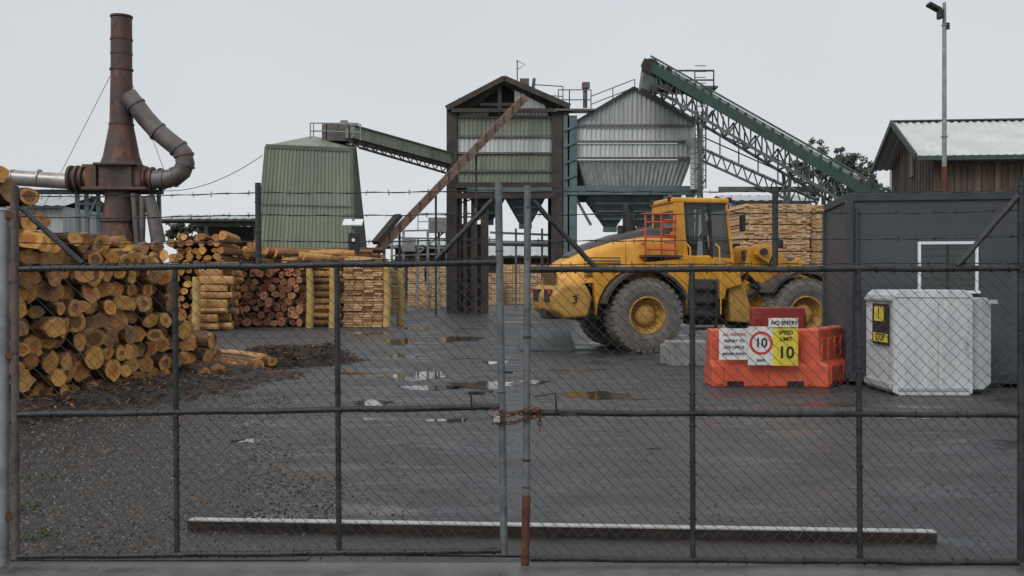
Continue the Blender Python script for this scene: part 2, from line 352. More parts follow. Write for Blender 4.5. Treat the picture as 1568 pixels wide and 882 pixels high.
a.obj('barbed_strands',wire,e)
a=M()
for p,q in (((812,413),(1560,411)),((812,632),(1560,635)),((812,855),(1560,861))): ties(a,g_(*p),g_(*q),.0165)
for t,b in (((1060,412),(1061,857)),((1314,412),(1317,859)),((1187,288),(1187,408)),((808,284),(806,770))): ties(a,g_(*t),g_(*b),.0165,.16)
barbed(a,g_(812,405),g_(1560,403),sag=0,step=.07)
a.obj('wire_ties',galvd,e)
a=M(); a.tube([g_(818,606,-.03),g_(850,601,-.03),g_(852,630,-.02)],.006,6); a.box(g_(870,632,-.03),(.10,.02,.03)); a.obj('latch',galvd,e)
e=emp('gate_chain',(0,G,.9))
a=M()
def link(c,ax,rot):
    pts=[]
    ax=Vector(ax).normalized(); s_=ax.cross(Vector((0,1,0))).normalized(); s2=s_*math.cos(rot)+Vector((0,1,0))*math.sin(rot)
    for i in range(11):
        t=2*math.pi*i/10; pts.append(Vector(c)+ax*.019*math.cos(t)+s2*.010*math.sin(t))
    a.tube(pts,.004,5,cap=False)
for k,(y0,dy) in enumerate(((626,-.03),(637,-.035),(632,-.045))):
    for i in range(11):
        t=i/10; px=758+66*t; py=y0+6*math.sin(t*3.14+k)+ (4 if k==1 else 0)
        link(g_(px,py,dy-.01*math.sin(t*3.1)),(1,0,U(-.4,.4)),1.57*(i%2)+k)
for i in range(4): link(g_(826,632+i*7,-.04),(0,0,1),1.57*(i%2))
a.obj('chain_links',rust,e,True)
a=M(); a.box(g_(761,640,-.045),(.04,.02,.038)); a.obj('padlock_body',wm('padlock_silver',(.4,.4,.4),(.6,.6,.6),9,(.3,.5),0,metal=.5),e,bevel=.004)
a=M(); pts=[g_(761,634,-.045)+Vector((.012*math.cos(t),0,.022*math.sin(t))) for t in [i*3.14159/6 for i in range(7)]]; a.tube(pts,.003,5); a.obj('shackle',galv,e,True)
for px in (3,1590):
    e=emp('gate_post',(X(px,G),G,0)); a=M(); a.tube([(X(px,G),G,-.2),(X(px,G),G,Z(322,G))],.04,16); a.obj('post_tube',galv,e,True)
    a=M(); a.tube([(X(px,G),G,Z(322,G)),(X(px,G),G,Z(318,G))],[.043,.02],16); a.obj('post_cap',galv,e)

# gravel & mulch debris
def rock(a,c,r,m=0):
    vs=[(1,0,0),(-1,0,0),(0,1,0),(0,-1,0),(0,0,1),(0,0,-1)]
    an=U(0,6.28); rm=Matrix.Rotation(an,3,'Z')@Matrix.Rotation(U(0,3),3,'X')
    vv=[Vector(c)+rm@Vector((v[0]*r*U(.6,1.3),v[1]*r*U(.6,1.2),v[2]*r*U(.5,.9))) for v in vs]
    a.add(vv,[(0,2,4),(2,1,4),(1,3,4),(3,0,4),(2,0,5),(1,2,5),(3,1,5),(0,3,5)],m)
a=M()
for i in range(20000):
    d=6.0+ (R()**1.5)*9
    x=U(-.57,-.1)*d
    edge=-1.2-.28*(d-6)+.9*noise.noise(Vector((d*.8,x*.4,3)))
    if x>edge and R()>.05: continue
    rock(a,(x,d,.003),U(.004,.015)*(1+.2*(d-6)/4),random.choice((0,0,0,1,1,2,3)))
for i in range(9000):
    d=6.0+(R()**1.5)*16; x=U(-.2,.56)*d
    if noise.noise(Vector((x*.8,d*.8,1)))<.0 and R()>.15: continue
    rock(a,(x,d,.002),U(.003,.008)*(1+.1*(d-6)),random.choice((0,1,1,2)))
a.obj('gravel',[stone,mulch,wm('light_stone',(.09,.088,.084),(.18,.175,.165),9,(.3,.6),.1,spec=.6),bark2])
a=M(); vs=[];n=60
for i in range(n+1):
    d=5.95+i/n*9; ex=-1.6-.28*(d-6)+.8*noise.noise(Vector((d*.9,0,3)))+.3*noise.noise(Vector((d*4,0,3))); vs+=[(-9,d,.004),(ex,d,.004)]
a.add(vs,[(2*i,2*i+1,2*i+3,2*i+2) for i in range(n)]); a.obj('mud_verge',wm('gravelly_mud',(.010,.009,.009),(.040,.035,.032),5,(.25,.7),1,38,rust=.2,rustcol=(.07,.055,.042),rscale=7))
def bank(name,cl,wid,hgt,n=70,k=16):
    a=M(); vs=[]
    for i in range(n+1):
        t=i/n*(len(cl)-1); j=min(int(t),len(cl)-2); c=Vector(cl[j]).lerp(Vector(cl[j+1]),t-j)
        tt=(Vector(cl[j+1])-Vector(cl[j])).normalized(); nn=Vector((tt.y,-tt.x,0))
        taper=min(1,i/6,(n-i)/6)
        for q in range(k+1):
            u=q/k*2-1; p=c+nn*u*wid*(1+.3*noise.noise(Vector((i*.2,q*.1,2))))
            z=hgt*taper*max(0,(1-u*u))*(1+.6*noise.noise(Vector((p.x*1.5,p.y*1.5,0))))+.07*taper*noise.noise(Vector((p.x*6,p.y*6,1)))*(1-u*u)
            vs.append((p.x,p.y,max(-.02,z)-.01))
    a.add(vs,[(i*(k+1)+q,i*(k+1)+q+1,(i+1)*(k+1)+q+1,(i+1)*(k+1)+q) for i in range(n) for q in range(k)])
    for i in range(3600):
        i0=random.randrange(len(vs)); v=vs[i0]
        p=Vector((v[0]+U(-.15,.15),v[1]+U(-.15,.15),max(0,v[2])+.008)); an=U(0,3.14)
        a.beam(p,p+Vector((math.cos(an),math.sin(an),U(-.2,.35)))*U(.03,.12),U(.01,.03),.008,random.choice((0,0,0,1,2)))
    a.obj(name,[mulch,bark1,bark2],None,False)
bank('bark_mulch_bank',[(-6.6,11.7,0),(-5.9,13.4,0),(-5.2,15.5,0),(-4.6,18.3,0)],.9,.17)
bank('bark_mulch_bank',[(-5.3,19.0,0),(-4.4,19.8,0),(-3.9,21.2,0)],.7,.32,40)
def weeds(name,spots):
    a=M()
    for (x,y,n,s_) in spots:
        for i in range(n):
            px,py=x+random.gauss(0,s_),y+random.gauss(0,s_); an=U(0,6.28); h=U(.01,.035); w=U(.004,.009); l=Vector((math.cos(an),math.sin(an),0))
            b=Vector((px,py,.004)); t=b+l*U(.01,.05)+Vector((0,0,h)); s2=Vector((-l.y,l.x,0))*w
            mid=b.lerp(t,.5)+Vector((0,0,h*.2)); a.add([b,mid+s2,t,mid-s2],[(0,1,2,3)])
    a.obj(name,grassm)
weeds('weeds',[(X(45,7.4),7.3,110,.11),(X(50,6.4),6.5,90,.09),(X(45,8.2),8.4,60,.1),(X(362,14.6),14.4,110,.12)])

# ---------------------------------------------------------------- logs
LM=[bark1,bark2,bark3,e1,e2,e3,h1,h2,er1,er2,hr]
def log(a,c,ax,L,r,kind=0,n=12):
    ax=Vector(ax).normalized(); ref=Vector((0,0,1)); s_=ax.cross(ref).normalized(); u=s_.cross(ax).normalized()
    ir=[U(.84,1.12) for _ in range(n)]; c=Vector(c); vs=[]; k1=U(.85,1.15)
    tilt=Vector((U(-.2,.2),U(-.2,.2),U(-.12,.12))); rim=U(.84,.95)
    def ring(p,k,t=0):
        o=[]
        for j in range(n):
            th=2*math.pi*j/n; w=(s_*math.cos(th)*k1+u*math.sin(th)/k1)*r*k*ir[j]
            o.append(p+w+ax*(w.dot(tilt))*t*3)
        return o
    hk=U(.35,.62)
    vs=ring(c,hk,1)+ring(c,rim,1)+ring(c+ax*.04,1.0)+ring(c+ax*L*.25+s_*U(-.02,.02),1.0)+ring(c+ax*L,.9)
    vs.append(c+ax*.01); ci=len(vs)-1
    def band(i0): return [(i0*n+j,i0*n+(j+1)%n,(i0+1)*n+(j+1)%n,(i0+1)*n+j) for j in range(n)]
    if kind==0: b=random.choice((0,0,1,1,1,2)); s=random.choice((3,3,3,4,4,5)); hh=random.choice((6,6,7,s,s))
    elif kind==1: b=random.choice((0,1)); s=random.choice((8,8,9)); hh=random.choice((10,10,8))
    else: b=random.choice((2,2,2,1)); s=3; hh=random.choice((4,6))
    a.add(vs,[(j,(j+1)%n,ci) for j in range(n)],hh)
    o=len(a.v)-len(vs)
    for f in band(0): a.f.append(tuple(q+o for q in f)); a.mi.append(s)
    for i0 in(1,2,3):
        for f in band(i0):
            a.f.append(tuple(q+o for q in f)); a.mi.append(b if (i0>1 or R()<.8) else 2)
    a.f.append(tuple(q+o+4*n for q in range(n))); a.mi.append(s)
def interp(t,tab):
    for (a0,b0),(a1,b1) in zip(tab,tab[1:]):
        if t<=a1: return b0+(b1-b0)*(t-a0)/(a1-a0)
    return tab[-1][1]
prof=[(-1.2,2.6),(-.5,2.6),(0,2.6),(.5,2.55),(1.6,2.55),(2,2.4),(3,2.15),(3.6,1.85),(3.8,1.2),(4.0,.95),(4.9,.85),(5.2,.45),(6.1,.3)]
a=M()
row=0; z=.14
while z<3.0:
    s=-1.2+(.16 if row%2 else 0)
    while s<6.1:
        r=U(.105,.175)
        if z+r*.6<interp(s,prof):
            base=Vector((-6.45+.207*s,13+.978*s,0)); ax=(-.80+U(-.07,.07),.60+U(-.06,.06),U(-.03,.03))
            log(a,base+Vector(ax)*U(-.28,.22)+Vector((0,0,z+U(-.05,.05))),ax,U(3.6,4.2),r)
        s+=.305*U(.92,1.08)
    z+=.235; row+=1
for s,z in ((-.9,2.92),(-.4,2.9),(0,2.85),(-.6,3.1)): log(a,Vector((-6.6+.2*s,13.4+s,z)),(-.83,.56,0),4,.15)
for i in range(12):
    s=U(3.4,6.2); log(a,Vector((-6.2+.207*s+U(.1,.6),13+.978*s,.15)),(-.8,U(.2,.9),.03),U(.9,2.5),U(.09,.15))
a.obj('log_stack',LM,None)
def face_stack(name,px0,px1,d,ztop,kind,L=4,rr=(.14,.2),ax=(0.05,1,0),slope=0):
    a=M(); z=rr[1]; row=0; x0=X(px0,d); x1=X(px1,d)
    while z<ztop:
        x=x0+rr[1]+(.18 if row%2 else 0)
        while x<x1-.1:
            zt=ztop-slope*(x-x0)+.3*noise.noise(Vector((x,d,1)))
            if z<zt: log(a,(x+U(-.05,.05),d+U(-.3,.3),z+U(-.04,.04)),(ax[0]+U(-.05,.05),ax[1],U(-.01,.01)),L,U(*rr),kind,9)
            x+=rr[0]+rr[1]+.03
        z+=(rr[0]+rr[1])*.84; row+=1
    return a.obj(name,LM)
face_stack('log_stack',150,262,24,2.75,0,L=5,ax=(-.5,.87,0),rr=(.11,.17))
face_stack('log_stack',257,350,34,3.3,0,L=4.5,ax=(-.15,1,0),rr=(.11,.17))
face_stack('log_stack',358,468,36,2.35,1,L=4.5,rr=(.12,.18))
face_stack('log_stack',300,480,40.5,3.3,0,L=4.5,ax=(-.3,1,0),slope=.1,rr=(.11,.17))
def side_stack(name,px0,px1,d,ztop,kind,ax=(1,0,0),rows=4):
    a=M(); z=.15
    while z<ztop:
        for q in range(rows): log(a,(X(px0,d)+U(-.25,.1),d+q*.33+U(-.03,.03)+.25*z,z),(ax[0],ax[1]+U(-.04,.04),U(-.03,.03)),X(px1,d)-X(px0,d)+U(-.2,.3),U(.10,.15),kind,9)
        z+=.26
    a.obj(name,LM)
side_stack('log_stack',303,346,33.3,2.3,2)
side_stack('log_stack',472,522,36.5,2.8,2)
side_stack('log_stack',395,475,40,3.0,0); side_stack('log_stack',470,572,41,3.1,0,(1,.1,0))
a=M()
for i in range(16): log(a,(X(362,36)+i*.17,36.4+U(-.2,.3),2.4+U(0,.45)),(.75,.6,U(-.05,.05)),3.2,U(.11,.15),random.choice((0,2)),9)
a.obj('log_stack',LM)
for px,py0,d in ((352,415,35),(474,412,35.5),(509,412,35.5),(592,410,36),(613,412,38),(300,425,33)):
    e=emp('timber_post',(X(px,d),d,0)); a=M(); zt=Z(py0,d)
    a.tube([(X(px,d),d,0),(X(px,d)+.03,d,zt*.5),(X(px,d),d,zt)],[.14,.135,.12],10); a.obj('post_shaft',postw,e,True)
    a=M(); a.tube([(X(px,d),d,zt),(X(px,d),d,zt+.02)],[.118,.10],10); a.obj('cut_top',e1,e)

# sawn timber packs
def pack(name,x0,x1,y0,y1,z0,z1,rz=0,board=.045,bw=.16,mats=(saw1,saw2,saw3,bear),bearer=.62,messy=.02):
    cx,cy=(x0+x1)/2,(y0+y1)/2; e=emp(name,(cx,cy,0),rz,True); a=M(); b=M(); z=z0; nb=max(2,int((x1-x0)/bw)); acc=0
    while z<z1:
        if acc>bearer:
            for k in range(3):
                yy=(-.5+.1+.4*k)*(y1-y0); b.box((0,yy,z+.025),(x1-x0-.05,.09,.05),0,3)
            b.box((0,0,z+.025),(x1-x0-.3,y1-y0-.25,.046),0,1)
            for k in range(3):
                xx=(-.42+.42*k)*(x1-x0); b.box((xx,-(y1-y0)/2+.05,z+.024),(.09,.1,.042),0,3)
            z+=.05; acc=0; continue
        j=U(-messy,messy); w=(x1-x0)/nb
        for i in range(nb):
            a.box((-(x1-x0)/2+w*(i+.5)+j,U(-messy,messy)*1.5,z+board/2),(w*.95,(y1-y0),board*.82),0,random.choice((0,0,1,2)))
        z+=board; acc+=board
    a.obj('boards',list(mats),e); b.obj('bearers',list(mats),e)
    return e
pack('sawn_timber_stack',X(1134,33),X(1238,33),33,35.4,0,4.25,rz=.08,bearer=.85,messy=.03)
pack('sawn_timber_stack',X(1241,33.6),X(1300,33.6),33.6,35.6,0,4.28,rz=.02)
pack('sawn_timber_stack',X(526,36),X(586,36),36,37.5,0,2.45,board=.09,bw=.3,bearer=.5,messy=.05,mats=(saw1,saw2,bark3,bear))
for (p0,p1,d,zt) in ((624,650,66,2.7),(654,688,66,2.9),(648,672,60,1.6),(700,740,75,2.8),(764,806,72,2.9),(810,850,72,2.9),(742,762,70,2.2),(590,612,52,2.2)):
    pack('sawn_timber_stack',X(p0,d),X(p1,d),d,d+3,0,zt,board=.12,bw=.5,bearer=.6)

# ---------------------------------------------------------------- rusty exhaust stack and ducts
d=45
e=emp('rusty_exhaust_stack',(X(186,d),d,0))
cx=X(186,d)
def zz(py): return Z(py,d)
a=M()
a.tube([(cx,d,0),(cx,d,zz(370)),(cx,d,zz(340)),(cx,d,zz(300)),(cx,d,zz(288))],[1.1,.95,.85,.7,.75],20)
a.tube([(cx,d,zz(256)),(cx,d,zz(240)),(cx,d,zz(190)),(cx,d,zz(108)),(cx,d,zz(60)),(cx,d,zz(28))],[.98,.8,.52,.47,.47,.46],20)
for py,r in ((256,1.03),(192,.56),(108,.52),(62,.5),(27,.5),(300,.8),(340,.95),(150,.49),(84,.49)): a.tube([(cx,d,zz(py)),(cx,d,zz(py)+.08)],r,20)
a.obj('flue',rustdk,e,True)
a=M(); a.tube([(cx,d,zz(25)),(cx,d,zz(24))],.45,20); a.obj('flue_mouth',black,e)
a=M(); a.box((cx,d,zz(272)),(1.5,1.5,1.05)); a.box((cx,d,zz(254)),(1.9,1.8,.12)); a.box((cx,d,zz(291)),(2.9,1.9,.14))
a.box((X(148,d),d,zz(272)),(.5,1.3,1.1)); a.box((X(216,d),d,zz(272)),(.35,1.2,.9)); a.box((X(150,d),d,zz(256)),(1.0,1.2,.15))
a.obj('plenum_box',rustdk,e,bevel=.03)
a=M()
ctl=[(196,146),(207,160),(222,180),(240,200),(258,215),(272,226),(281,236),(284,250),(279,262),(268,271),(252,275),(236,275)]
a.tube([P(x,y,d-.2) for x,y in ctl],.42,18)
for i in (1,3,5,6,7,9,10):
    p=P(*ctl[i],d-.2); q=P(*ctl[i+1],d-.2); a.tube([p,p+(q-p).normalized()*.1],.47,18)
a.obj('elbow_duct',ductm,e,True)
a=M()
for x0,x1,r in ((108,112,.62),(118,122,.62),(127,131,.62),(136,140,.62),(222,226,.55),(232,236,.55),(244,248,.5)): a.tube([P(x0,274,d),P(x1,274,d)],r,18)
a.tube([P(108,274,d),P(142,274,d)],.48,16); a.tube([P(215,274,d),P(248,274,d)],.42,16)
a.obj('expansion_flanges',rustdk,e,True)
a=M(); a.tube([P(-260,270,d),P(20,272,d),P(108,278,d)],.36,16)
for px in (-60,20,60): a.tube([P(px,272.5,d),P(px+2,272.5,d)],.4,16)
a.obj('feed_pipe_shiny',wm('shiny_duct',(.24,.22,.2),(.42,.41,.40),.8,(.25,.45),.05,metal=.4,rust=.36,rustcol=(.19,.13,.095)),e,True)
a=M(); a.beam(P(-40,294,d+.5),P(250,294,d+.5),.2,.22)
for px in (118,132,150,212,232,243): a.beam((X(px,d),d+.4,0),P(px,291,d+.4),.16,.16)
a.beam(P(150,300,d),P(132,340,d),.08,.08);a.beam(P(212,300,d),P(240,345,d),.1,.1)
for py in (312,330): a.beam(P(116,py,d+.3),P(246,py,d+.3),.08,.1)
a.obj('support_frame',teal,e)
a=M(); a.tube([P(228,300,d-.5),P(235,330,d-.5),P(243,372,d-.5)],[.25,.3,.33],12); a.tube([P(218,300,d-.6),(X(214,d-.6),d-.6,0)],.16,10); a.tube([P(204,296,d-.8),P(208,350,d-.8),P(212,390,d-.8)],.12,8); a.obj('drop_pipes',ductm,e,True)
a=M(); a.tube([P(171,112,d),P(60,330,d+4)],.015,4); a.tube([P(203,130,d),P(262,290,d+3)],.015,4); a.obj('guy_wires',black,e)
def shed(name,px0,px1,pyt,pye,d,depth,wall,roof,open_=False):
    e=emp(name,(X((px0+px1)/2,d),d,0)); x0,x1=X(px0,d),X(px1,d); ze=Z(pye,d); zr=Z(pyt,d+depth/2)
    a=M()
    if open_:
        n=max(2,int((x1-x0)/5))
        for i in range(n+1):
            x=x0+(x1-x0)*i/n; a.beam((x,d,0),(x,d,ze),.25,.25)
        a.box(((x0+x1)/2,d+depth,ze/2),(x1-x0,.1,ze)); a.beam((x0,d,ze-.15),(x1,d,ze-.15),.2,.3)
    else:
        k=max(6,int((x1-x0)/.5)); a.corr((x0,d,0),(x1,d,0),(x1,d,ze),(x0,d,ze),k,.05)
        a.box(((x0+x1)/2,d+depth/2,ze/2),(x1-x0-.05,depth-.1,ze))
    a.obj('walls',wall,e)
    a=M(); k=max(6,int((x1-x0)/.6))
    a.corr((x0-.3,d-.4,ze),(x1+.3,d-.4,ze),(x1+.3,d+depth/2,zr),(x0-.3,d+depth/2,zr),k,.05)
    a.corr((x1+.3,d+depth+.4,ze),(x0-.3,d+depth+.4,ze),(x0-.3,d+depth/2,zr),(x1+.3,d+depth/2,zr),k,.05)
    a.obj('roof',roof,e)
    a=M(); a.beam((x0-.3,d-.45,ze-.08),(x1+.3,d-.45,ze-.08),.12,.16); a.obj('gutter',slate2,e)
shed('iron_shed',-60,96,300,316,62,8,greyc,greyc)
shed('long_shed',240,392,330,336,75,10,darkfr,greyc,True)
shed('low_shed',588,686,368,376,85,8,darkfr,greyc,True)
shed('timber_store_shed',742,850,372,392,82,9,darkfr,greyc,True)
shed('low_shed',1120,1240,300,308,70,8,greyc,greyc)

# ---------------------------------------------------------------- green silo
d=45
e=emp('green_clad_bin',(X(475,d),d,0))
A=(X(384,d),d,0);B=(X(543,d),d,0);C=(X(536,d),d+.4,Z(228,d));D=(X(404,d),d+.4,Z(222,d))
a=M(); a.corr(A,B,C,D,24,.05); a.obj('front_cladding',greenc,e)
B2=(X(572,d+4),d+4,0);C2=(X(546,d+4),d+3.6,Z(222,d+4)); D2=(X(420,d+4),d+3.6,Z(222,d+4)); A2=(X(390,d+4),d+4,0)
a=M(); a.corr(B,B2,C2,C,14,.05); a.obj('side_cladding',greend,e)  # side face shade put into the darker green
a=M(); a.quad(B2,A2,D2,C2); a.quad(A2,A,D,D2); a.obj('rear_cladding',greend,e)
ap_=Vector((X(478,d+2),d+2,Z(208,d+2)))
a=M()
for p,q in ((D,C),(C,C2),(C2,D2),(D2,D)): a.add([p,q,ap_],[(0,1,2)])
a.obj('roof',greenpale,e)
a=M(); a.beam(D,C,.15,.18); a.beam(C,C2,.15,.18); a.beam(B,C,.14,.14); a.beam(A,D,.1,.1)
AA,BB,CC,DD=map(Vector,(A,B,C,D))
for t in (.33,.66): a.beam(AA.lerp(DD,t)+Vector((0,-.07,0)),BB.lerp(CC,t)+Vector((0,-.07,0)),.03,.05)
a.obj('flashings',greend,e)
def railing(a,pts,h=1.05,r=.03,posts=1.2):
    for k in (.5,1): a.tube([Vector(p)+Vector((0,0,h*k)) for p in pts],r,5)
    for p,q in zip(pts,pts[1:]):
        p=Vector(p);q=Vector(q);n=max(1,int((q-p).length/posts))
        for i in range(n+1): c=p.lerp(q,i/n); a.tube([c,c+Vector((0,0,h))],r,5)
a=M(); railing(a,[P(475,213,d+1),P(500,213,d+1),P(535,215,d+1),P(552,215,d+1)],.75); railing(a,[P(480,212,d+3),P(548,212,d+3)],.75); a.obj('roof_railing',galv,e)
a=M(); a.box(P(515,205,d+2),(1.2,1,.8)); a.tube([P(522,192,d+2),P(532,192,d+2)],.25,10); a.box(P(540,200,d+2),(.5,.8,.4)); a.obj('drive_motor',ductm,e)
e=emp('inclined_conveyor',(X(620,48),48,5))
p0,p1=P(530,204,46.5),P(700,250,53)
a=M(); a.beam(p0,p1,1.1,.55); a.obj('cover',greenpale,e)
a=M(); a.beam(p0+Vector((0,0,.31)),p1+Vector((0,0,.31)),1.25,.06)
a.beam(p0+Vector((0,-.5,-.32)),p1+Vector((0,-.5,-.32)),.1,.12)
for i in range(14): c=p0.lerp(p1,(i+.5)/14); a.beam(c+Vector((0,-.57,-.27)),c+Vector((0,-.57,.27)),.04,.06)
a.obj('edge_trim',greend,e)
a=M(); q0=p0+Vector((.7,-.5,-.75)); q1=p1+Vector((0,-.5,-.75)); a.beam(q0,q1,.08,.1)
for i in range(13):
    t=i/12; u=p0.lerp(p1,t)+Vector((0,-.5,-.3)); v=q0.lerp(q1,t); a.beam(u,v,.06,.06)
    if i<12: a.beam(v,p0.lerp(p1,(i+1)/12)+Vector((0,-.5,-.3)),.05,.05)
a.obj('truss',darkfr,e)

# ---------------------------------------------------------------- tower 1
d=52; dep=5
e=emp('hopper_tower',(X(775,d),d,0))
girt=wm('girt',(.09,.09,.085),(.17,.17,.155),3)
x0,x1=X(700,d),X(845,d)
cols=[(180,208,greenpale),(212,233,whitec),(237,261,greenpale),(265,281,greenc)]
for yt,yb,mt in cols:
    b=M(); b.corr((x0,d,Z(yb,d)),(x1,d,Z(yb,d)),(x1,d,Z(yt,d)+.02),(x0,d,Z(yt,d)),22,.05); b.obj('cladding_band',mt,e)
a=M()
for py in (210,235,263,282,180): a.beam((x0,d-.08,Z(py,d)),(x1,d-.08,Z(py,d)),.1,.08)
a.obj('girts',girt,e)
a=M()
xl,xr,xa=X(692,d),X(853,d),X(772,d)
for x,w in ((xl,.55),(xr,.6),(X(866,d),.35)):
    for yy in (d,d+dep): a.beam((x,yy,0),(x,yy,Z(168,d)),w,.4)
ze=Z(168,d); za=Z(122,d)
for yy in (d-.35,d+dep+.3):
    a.beam((X(684,d),yy,ze),(xa,yy,za),.25,.28); a.beam((xa,yy,za),(X(872,d),yy,ze+.1),.25,.28); a.beam((xl,yy,ze-.1),(xr,yy,ze-.1),.2,.2)
for py in (284,300): a.beam((xl,d-.1,Z(py,d)),(xr,d-.1,Z(py,d)),.25,.3)
a.beam((X(765,d),d,Z(178,d)),(X(765,d),d,Z(135,d)),.2,.15); a.beam((X(735,d),d,Z(160,d)),(X(800,d),d,Z(160,d)),.1,.15)
a.beam((xl,d,ze),(X(745,d),d+.1,Z(140,d)),.12,.12)
a.obj('frame',darkfr,e)
a=M(); a.quad((X(684,d),d-.4,ze+.1),(xa,d-.4,za+.12),(xa,d+dep+.4,za+.12),(X(684,d),d+dep+.4,ze+.1)); a.quad((xa,d-.4,za+.12),(X(872,d),d-.4,ze+.2),(X(872,d),d+dep+.4,ze+.2),(xa,d+dep+.4,za+.12)); a.obj('roof',black,e)
a=M(); a.add([(xl,d+1.2,Z(180,d)),(xr,d+1.2,Z(180,d)),(xa,d+1.2,za-.05)],[(0,1,2)]); a.box(((x0+x1)/2,d+dep/2,(Z(180,d)+Z(282,d))/2),(x1-x0-.1,dep-.2,Z(180,d)-Z(282,d))); a.obj('interior_shade_fill',black,e)  # black sheet and box stand in for shade inside the open gable
a=M(); a.corr((X(788,d),d-.05,Z(178,d)),(X(840,d),d-.05,Z(178,d)),(X(834,d),d-.05,Z(162,d)),(X(788,d),d-.05,Z(138,d)),9,.05); a.obj('gable_sheet',greyc,e)
a=M(); a.corr((X(703,d),d-.05,Z(179,d)),(X(748,d),d-.05,Z(179,d)),(X(748,d),d-.05,Z(171,d)),(X(703,d),d-.05,Z(171,d)),8,.05); a.obj('gable_sheet',greenpale,e)
a=M(); a.corr((xr,d,Z(290,d)),(X(870,d+dep),d+dep,Z(290,d)),(X(870,d+dep),d+dep,ze),(xr,d,ze),8,.05); a.corr((xl,d+dep,Z(290,d)),(xl,d,Z(290,d)),(xl,d,ze),(xl,d+dep,ze),8,.05); a.obj('side_cladding',darkfr,e)
a=M()
for px,w in ((697,.6),(712,.2),(724,.2),(742,.4)): a.beam((X(px,d),d+.3,0),(X(px,d),d+.3,Z(284,d)),w,.3)
for k in range(12): a.beam((X(692,d),d+.2,.3+.6*k),(X(744,d),d+.2,(.6 if k%2 else .0)+.3+.6*k),.05,.08)
a.box((X(716,d),d+1.6,2.4),(1.5,.1,4.8))
a.obj('leg_frame',darkfr,e)
def hopper(a,cx,cy,zt,zb,w,dp,wb=.5):
    A=[(cx-w/2,cy-dp/2,zt),(cx+w/2,cy-dp/2,zt),(cx+w/2,cy+dp/2,zt),(cx-w/2,cy+dp/2,zt)]
    B=[(cx-wb/2,cy-wb/2,zb),(cx+wb/2,cy-wb/2,zb),(cx+wb/2,cy+wb/2,zb),(cx-wb/2,cy+wb/2,zb)]
    a.add(A+B,[(0,1,5,4),(1,2,6,5),(2,3,7,6),(3,0,4,7),(4,5,6,7)])
    for i in range(4): a.beam(A[i],B[i],.1,.1)
    for k in (.25,.5,.75):
        r=[Vector(A[i]).lerp(Vector(B[i]),k) for i in range(4)]
        for i in range(4): a.beam(r[i],r[(i+1)%4],.12,.1)
    a.box((cx,cy,zb-.15),(wb+.2,wb+.2,.25))
a=M(); hopper(a,X(745,d),d+1.4,Z(292,d),Z(334,d),2.0,3); hopper(a,X(805,d),d+1.4,Z(292,d),Z(340,d),2.3,3); a.beam((X(715,d),d-.2,Z(291,d)),(X(845,d),d-.2,Z(291,d)),.1,.25); a.obj('discharge_hoppers',teal,e)
a=M(); a.tube([P(792,128,d),P(792,92,d)],.035,5); a.tube([P(792,93,d),P(804,99,d),P(793,106,d)],.02,4); a.tube([P(816,140,d+1),P(818,120,d+1)],.1,6); a.box(P(803,126,d+1),(.5,.4,.35)); a.tube([P(706,158,d),P(706,150,d)],.12,8); a.obj('roof_mast',ductm,e)
e=emp('timber_chute',(X(690,48),48,4)); p0=P(804,153,50.8);p1=P(574,393,45.5)
a=M(); a.beam(p0,p1,.5,.06)
for y in(-.26,.26): a.beam(p0+Vector((0,y,.14)),p1+Vector((0,y,.14)),.05,.34)
a.obj('trough',woodw,e)
a=M()
for t in (.35,.62,.85):
    c=p0.lerp(p1,t); a.beam((c.x,c.y,0),(c.x,c.y,c.z-.1),.1,.1)
a.beam(P(610,330,46.2),P(575,372,45.3),.5,.2)
for i in range(16): c=p0.lerp(p1,(i+.5)/16); a.box(c+Vector((0,-.3,.1)),(.09,.05,.42))
a.obj('props',darkfr,e)

# ---------------------------------------------------------------- tower 2
e=emp('pale_hopper_tower',(X(972,d),d,0))
xl,xr,xa=X(880,d),X(1062,d),X(970,d)
a=M()
n=104; vs=[];off=[0,1,1,0]
for i in range(n+1):
    t=i/n; x=xl+(xr-xl)*t; zt=Z(190,d)+(Z(138,d)-Z(190,d))*(1-abs(x-xa)/((xa-xl) if x<xa else (xr-xa)))
    vs+=[(x,d-off[i%4]*.05,Z(191,d)),(x,d-off[i%4]*.05,zt)]
a.add(vs,[(2*i,2*i+2,2*i+3,2*i+1) for i in range(n)]); a.obj('gable_sheet',greyc,e)
for yt,yb,mt in ((195,215,whitec),(220,240,whitec)):
    b=M(); b.corr((X(880,d),d-.03,Z(yb,d)),(xr,d-.03,Z(yb,d)),(xr,d-.03,Z(yt,d)),(X(880,d),d-.03,Z(yt,d)),26,.05); b.obj('cladding_band',mt,e)
b=M(); b.corr((X(898,d),d+.5,Z(286,d)),(X(1044,d),d+.5,Z(286,d)),(X(1058,d),d,Z(245,d)),(X(884,d),d,Z(245,d)),24,.05)
b.corr((X(898,d),d+4.4,Z(286,d)),(X(898,d),d+.5,Z(286,d)),(X(884,d),d,Z(245,d)),(X(884,d),d+5,Z(245,d)),12,.05)
b.corr((X(1044,d),d+.5,Z(286,d)),(X(1044,d),d+4.4,Z(286,d)),(X(1058,d),d+5,Z(245,d)),(X(1058,d),d,Z(245,d)),12,.05); b.obj('tapered_bin',greyc,e)
b=M(); b.corr((X(880,d),d+5,Z(241,d)),(X(880,d),d,Z(241,d)),(X(880,d),d,Z(188,d)),(X(880,d),d+5,Z(188,d)),14,.05); b.corr((xr,d,Z(241,d)),(xr,d+5,Z(241,d)),(xr,d+5,Z(188,d)),(xr,d,Z(188,d)),14,.05); b.obj('side_cladding',greyc,e)
a=M()
